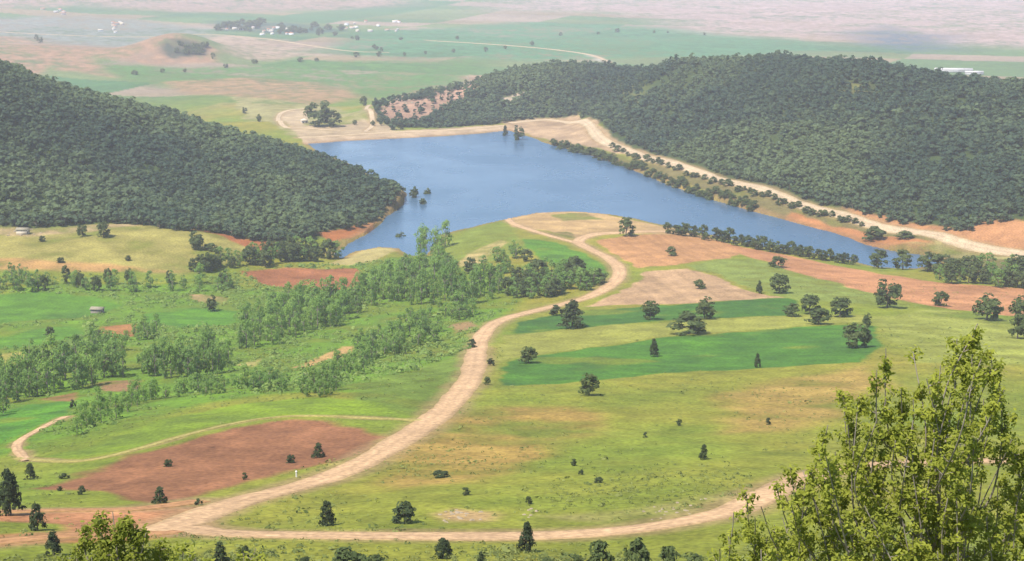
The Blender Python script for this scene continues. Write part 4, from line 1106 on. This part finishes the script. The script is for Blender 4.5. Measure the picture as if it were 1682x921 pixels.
def house(x, y, w, l, h, rot, label, group=None, wall=M_WHITE, roof=M_TILE, name='house', cat='house', simple=False):
    z = float(height(np.array([x]), np.array([y]))[0])
    o = bpy.data.objects.new(name, None); COL.objects.link(o)
    o.location = (x, y, z); o.rotation_euler = (0, 0, rot)
    V, Q = box(-w / 2, w / 2, -l / 2, l / 2, -1.2, h)
    link('wall', npmesh('wall', V, quads=Q, mats=[wall]), o)
    V, Q, T = gable(w, l, h + .003, w * .26)
    link('roof', npmesh('roof', V, quads=Q, tris=T, mats=[roof]), o)
    if not simple:
        nx = max(2, int(w / 3))
        for i in range(nx):
            cx_ = -w / 2 + w * (i + .5) / nx
            V, Q = box(cx_ - .5, cx_ + .5, -l / 2 - .06, -l / 2 + .02, 1.0, min(2.3, h - .4))
            link('window' if i else 'door', npmesh('window', V + (0 if i else np.array([0, 0, -.5 ])), quads=Q, mats=[M_DARK]), o)
    tag(o, label, cat, group)
    return o

def house_px(px, py, *a, **k):
    x, y = hit(px, py); return house(x, y, *a, **k)

house_px(160,512, 4.2, 5.6, 2.2, 1.45, 'little hut with a pale roof in the bright green valley field', wall=M_BARKG, roof=M_THATCH, name='hut', cat='hut')
house_px(38,384, 4.5, 7, 3.0, 1.5, 'low pale stone building at the left edge below the forest', wall=M_CREAM, roof=M_THATCH, name='stone_building', cat='building')
house_px(1566,118, 11, 64, 4.5, 1.45, 'long white building on the plain behind the right end of the far hill', wall=M_PALE, roof=M_PALE, name='long_building', cat='building', simple=True)
house_px(1600,122, 9, 30, 4, 1.5, 'shorter white building right of the long white one behind the far hill', wall=M_PALE, roof=M_PALE, name='building', cat='building', simple=True)
house_px(500,202, 7, 6, 3.2, .3, 'small pale house beside the looping track below the dam', wall=M_CREAM, roof=M_CREAM)
TOWN = [
 ((372,44),(480,58),18,'pale house in the distant village beside the dark trees','houses of the distant village'),
 ((560,36),(662,56),16,'white house of the second distant village right of the dark trees','houses of the second village'),
 ((160,36),(212,54),9,'white building of the distant farmstead at upper left','buildings of the farmstead at upper left'),
 ((55,12),(110,26),6,'white building in the farthest hamlet at the upper left corner','buildings of the farthest hamlet'),
]
for a, b, n_, label, group in TOWN:
    for i in range(n_):
        px, py = RNG.uniform(a, b)
        x, y = hit(px, py)
        house(x, y, RNG.uniform(5, 8), RNG.uniform(7, 13), RNG.uniform(3, 5), RNG.uniform(0, 3), label, group, wall=random.choice([M_PALE, M_WHITE, M_CREAM]), roof=random.choice([M_TILE, M_PALE, M_CREAM]), simple=True)
def far_trees(a, b, n_, h, label, group):
    for i in range(n_):
        px, py = RNG.uniform(a, b); x, y = hit(px, py)
        hh = h * random.uniform(.7, 1.3)
        plant_at(x, y, hh, hh * random.uniform(1.0, 1.8), 'oak', label, group)
far_trees((356,38),(430,52), 26, 15, 'dark tree of the grove beside the distant village', 'grove by the distant village')
far_trees((440,44),(560,60), 20, 13, 'tree scattered among the distant villages on the plain', 'trees among the distant villages')
far_trees((560,52),(760,90), 8, 8, 'small tree on the green plain beyond the lake', 'trees on the plain')
far_trees((290,72),(338,90), 22, 9, 'dark tree covering the right flank of the far rounded hill', 'trees on the far rounded hill')

for line, n_, lab in [([(560,96),(680,90),(800,84),(900,70)], 8, 'hedgerow tree along the field edge on the green plain right of the villages'),
                      ([(180,122),(320,118),(430,104),(560,100)], 7, 'hedgerow tree along the green field edge beyond the left forest'),
                      ([(900,60),(1040,52),(1180,58)], 6, 'tree of the thin line where the far green plain meets the pink slopes')]:
    for px, py in interp_line(line, n_, 1.2):
        x, y = hit(px, py); hh = random.uniform(4, 8) * (1 + y / 9000)
        plant_at(x, y, hh, hh * random.uniform(1.0, 1.7), 'oak', lab, 'hedgerow trees on the plain')
# roadside marker post
x, y = hit(487, 783); z = float(height(np.array([x]), np.array([y]))[0])
o = bpy.data.objects.new('marker_post', None); COL.objects.link(o); o.location = (x, y, z)
V, Q = tube([(0, 0, -.3), (0, 0, 1.1)], [.16, .14], 8)
link('post', npmesh('post', V, quads=Q, mats=[M_WHITE]), o)
V, Q = tube([(0, 0, 1.102), (0, 0, 1.3), (0, 0, 1.36)], [.19, .19, .02], 8)
link('cap', npmesh('cap', V, quads=Q, mats=[M_WHITE]), o)
tag(o, 'white marker post on the grass verge between brown field and road', 'post')

# ------------------------------------------------------------------ foreground trees: trunk, limbs, twigs and single leaves
def leafy_tree(name, base, tips, label, cat, seed, leaf=.045, twigs=11, per=22, limb_r=.035, fork=.35):
    rng = np.random.default_rng(seed)
    base = np.asarray(base, float); tips = [np.asarray(t, float) for t in tips]
    top = max(tips, key=lambda t: t[2])
    root = bpy.data.objects.new(name, None); COL.objects.link(root); root.location = base
    H = top[2] - base[2]
    trunk_top = base + (top - base) * .84
    n_ = 12
    ts = np.linspace(0, 1, n_)
    wob = np.cumsum(rng.normal(0, .018, (n_, 3)), 0) * np.array([1, 1, .2]); wob[0] = 0
    tp = base + (trunk_top - base) * ts[:, None] + wob * H * .35
    tube_parts = [tube(tp - base - np.array([0, 0, .25]) * (ts[:, None] == 0), .007 + (H * .012) * (1 - ts) ** 1.1, 9)]
    limbs = []; LP, LN, LS = [], [], []
    for t in tips:
        # leave the trunk lower than the tip
        hrel = (t[2] - base[2]) / H
        k = np.clip((hrel - fork * rng.uniform(.6, 1.3)) / .84, .15, .95)
        i = k * (n_ - 1); a = tp[int(i)] * (1 - i % 1) + tp[min(int(i) + 1, n_ - 1)] * (i % 1)
        L = np.linalg.norm(t - a)
        m1 = a + (t - a) * np.array([.55, .55, .25]) + rng.normal(0, .05 * L, 3)
        m2 = a + (t - a) * np.array([.88, .88, .62]) + rng.normal(0, .05 * L, 3)
        path = smooth_line(np.array([a, m1, m2, t]), .12)
        rr = limb_r * min(1, L / 1.6) * np.linspace(1, .18, len(path)) + .004
        limbs.append(tube(path - base, rr, 6))
        for j in range(twigs):
            s = rng.uniform(.35, 1.0) ** .6
            q = path[min(len(path) - 1, int(s * (len(path) - 1)))]
            dv = rng.normal(0, .85, 3); dv[2] = abs(dv[2]) + .15; dv /= np.linalg.norm(dv)
            ln = rng.uniform(.14, .38) * (1.1 - .4 * s) * (leaf / .045)
            e = q + dv * ln
            limbs.append(tube(np.array([q, (q + e) / 2 + rng.normal(0, .02, 3), e]) - base, [.007, .005, .003], 4))
            tone = rng.uniform(0, 1)
            npz = per
            c = q + (e - q) * rng.uniform(.35, 1.15, (npz, 1)) + rng.normal(0, 1, (npz, 3)) * np.array([.05, .05, .055]) * (leaf / .045)
            LP.append(c); 
            nn = (c - e) * 6 + np.array([0, -.25, .7]) + rng.normal(0, .35, (npz, 3))
            LN.append(nn / np.linalg.norm(nn, axis=1)[:, None])
            LS.append(np.clip(tone * .65 + rng.uniform(-.1, .4, npz), 0, 1))
    LP = np.vstack(LP) - base; LN = np.vstack(LN); LS = np.concatenate(LS)
    # each leaf: two quads folded along the midrib
    n_ = len(LP)
    N = LN + .3 * rand_unit(n_, rng); N /= np.linalg.norm(N, axis=1)[:, None]
    a = np.cross(N, rand_unit(n_, rng)); a /= np.linalg.norm(a, axis=1)[:, None] + 1e-9
    b = np.cross(N, a)
    s = (leaf * rng.uniform(.65, 1.3, n_))[:, None]
    pts = [LP - a * s, LP - a * s * .2 + b * s * .48 + N * s * .15, LP + a * s, LP - a * s * .2 - b * s * .48 + N * s * .15]
    V = np.stack(pts, 1).reshape(-1, 3)
    i0 = np.arange(n_) * 4
    T = np.concatenate([np.c_[i0, i0 + 2, i0 + 1], np.c_[i0, i0 + 3, i0 + 2]])
    link('crown', npmesh('crown', V, tris=T, cols=np.repeat(LS, 4)[:, None].repeat(3, 1), mats=[M_FORE]), root)
    V, Q = merge(tube_parts); link('trunk', npmesh('trunk', V, quads=Q, mats=[M_BARKG], smooth=True), root)
    V, Q = merge(limbs); link('branches', npmesh('branches', V, quads=Q, mats=[M_BARKG], smooth=True), root)
    tag(root, label, cat)
    return root

rt = np.random.default_rng(3)
TIPS = [(1606,531),(1598,545),(1585,575),(1612,590),(1630,600),(1572,556),(1626,575),(1545,600),(1642,622),(1600,615),(1616,655),(1562,645),(1650,640),
        (1455,572),(1500,578),(1440,608),(1522,622),(1480,640),(1455,655),
        (1385,652),(1402,690),(1360,698),(1430,700),(1372,742),(1500,690),(1540,705),
        (1648,690),(1662,722),(1625,705),(1684,760),(1600,722),(1690,810),(1705,700),(1730,780),
        (1298,768),(1322,795),(1225,808),(1250,832),(1205,842),(1196,876),(1272,862),(1182,902),(1340,832),(1380,802),
        (1420,780),(1460,822),(1500,782),(1560,792),(1600,832),(1650,842),(1695,880),(1400,862),(1450,882),(1520,872),(1580,892),(1300,892),(1350,890),(1640,905),(1250,902),
        (1345,745),(1330,775),(1275,800),(1300,830),(1240,850),(1285,850),(1225,870),(1210,915),(1330,910),(1275,915),(1260,885),(1195,925),(1225,935),(1315,930),(1410,650),(1420,740),(1465,735),(1530,760),(1580,760),(1640,790),(1380,850),(1480,850),(1550,840),(1330,870),(1440,910),(1500,915),(1380,915),(1560,915),(1680,915)]
TIPS = [q for q in TIPS if not (q[1] < 800 and q[0] < 1580 and rt.uniform() < .0)] + [(1390,668),(1352,730),(1318,772),(1405,725),(1440,690),(1475,700),(1500,655),(1335,800),(1290,815),(1360,770),(1535,655),(1530,690)]
tips = [at_d(a, b, 20 + rt.normal(0, .75)) for a, b in TIPS]
tips += [at_d(a, b, 18.9 + rt.normal(0, .3)) for a, b in [(1480,840),(1520,800),(1555,850),(1590,800),(1620,850),(1500,880),(1540,905),(1600,900),(1650,885),(1570,760),(1450,860),(1535,720),(1580,720),(1420,830),(1670,830),(1510,740)]]
tb = at_d(1545, 1090, 21.2)
tb[2] = float(height(np.array([tb[0]]), np.array([tb[1]]))[0])
leafy_tree('leafy_tree', tb, tips, 'large yellow-green leafy tree filling the lower right corner in the foreground', 'tree', 31, leaf=.038, twigs=11, per=38, limb_r=.016)
TIPS2 = [(185,840),(160,850),(215,858),(240,875),(140,865),(130,890),(200,880),(170,885),(260,895),(225,905),(150,915),(265,915),(115,915),(190,915),(240,925),(205,845)]
tips = [at_d(a, b, 24 + rt.normal(0, .35)) for a, b in TIPS2]
tb = at_d(195, 1060, 24); tb[2] = float(height(np.array([tb[0]]), np.array([tb[1]]))[0])
leafy_tree('leafy_bush', tb, tips, 'bright yellow-green leafy bush at the bottom edge near the left corner', 'bush', 32, leaf=.046, twigs=13, per=26, limb_r=.025)
TIPS3 = [(300,905),(320,915),(285,918),(400,908),(420,900),(430,918),(345,925)]
tips = [at_d(a, b, 26 + rt.normal(0, .3)) for a, b in TIPS3]
tb = at_d(360, 1060, 26); tb[2] = float(height(np.array([tb[0]]), np.array([tb[1]]))[0])
leafy_tree('leafy_bush', tb, tips, 'sparse yellow-green leafy twigs at the bottom edge right of the bright bush', 'bush', 33, leaf=.05, twigs=8, per=22, limb_r=.02)

# ------------------------------------------------------------------ the hazy air
hm = bpy.data.materials.new('hazy_air'); hm.use_nodes = True
nt = hm.node_tree; nt.nodes.remove(nt.nodes['Principled BSDF'])
pv = nt.nodes.new('ShaderNodeVolumePrincipled')
pv.inputs['Color'].default_value = (.88, .87, .97, 1)
pv.inputs['Density'].default_value = 1.08e-4
pv.inputs['Anisotropy'].default_value = 0.0
nt.links.new(pv.outputs[0], nt.nodes['Material Output'].inputs['Volume'])
V, Q = box(-13500, 13500, -13500, 13500, -90, 216)
tag(link('haze', npmesh('haze', V, quads=Q, mats=[hm])), 'thin bluish haze over the whole valley', 'haze', None, 'stuff')
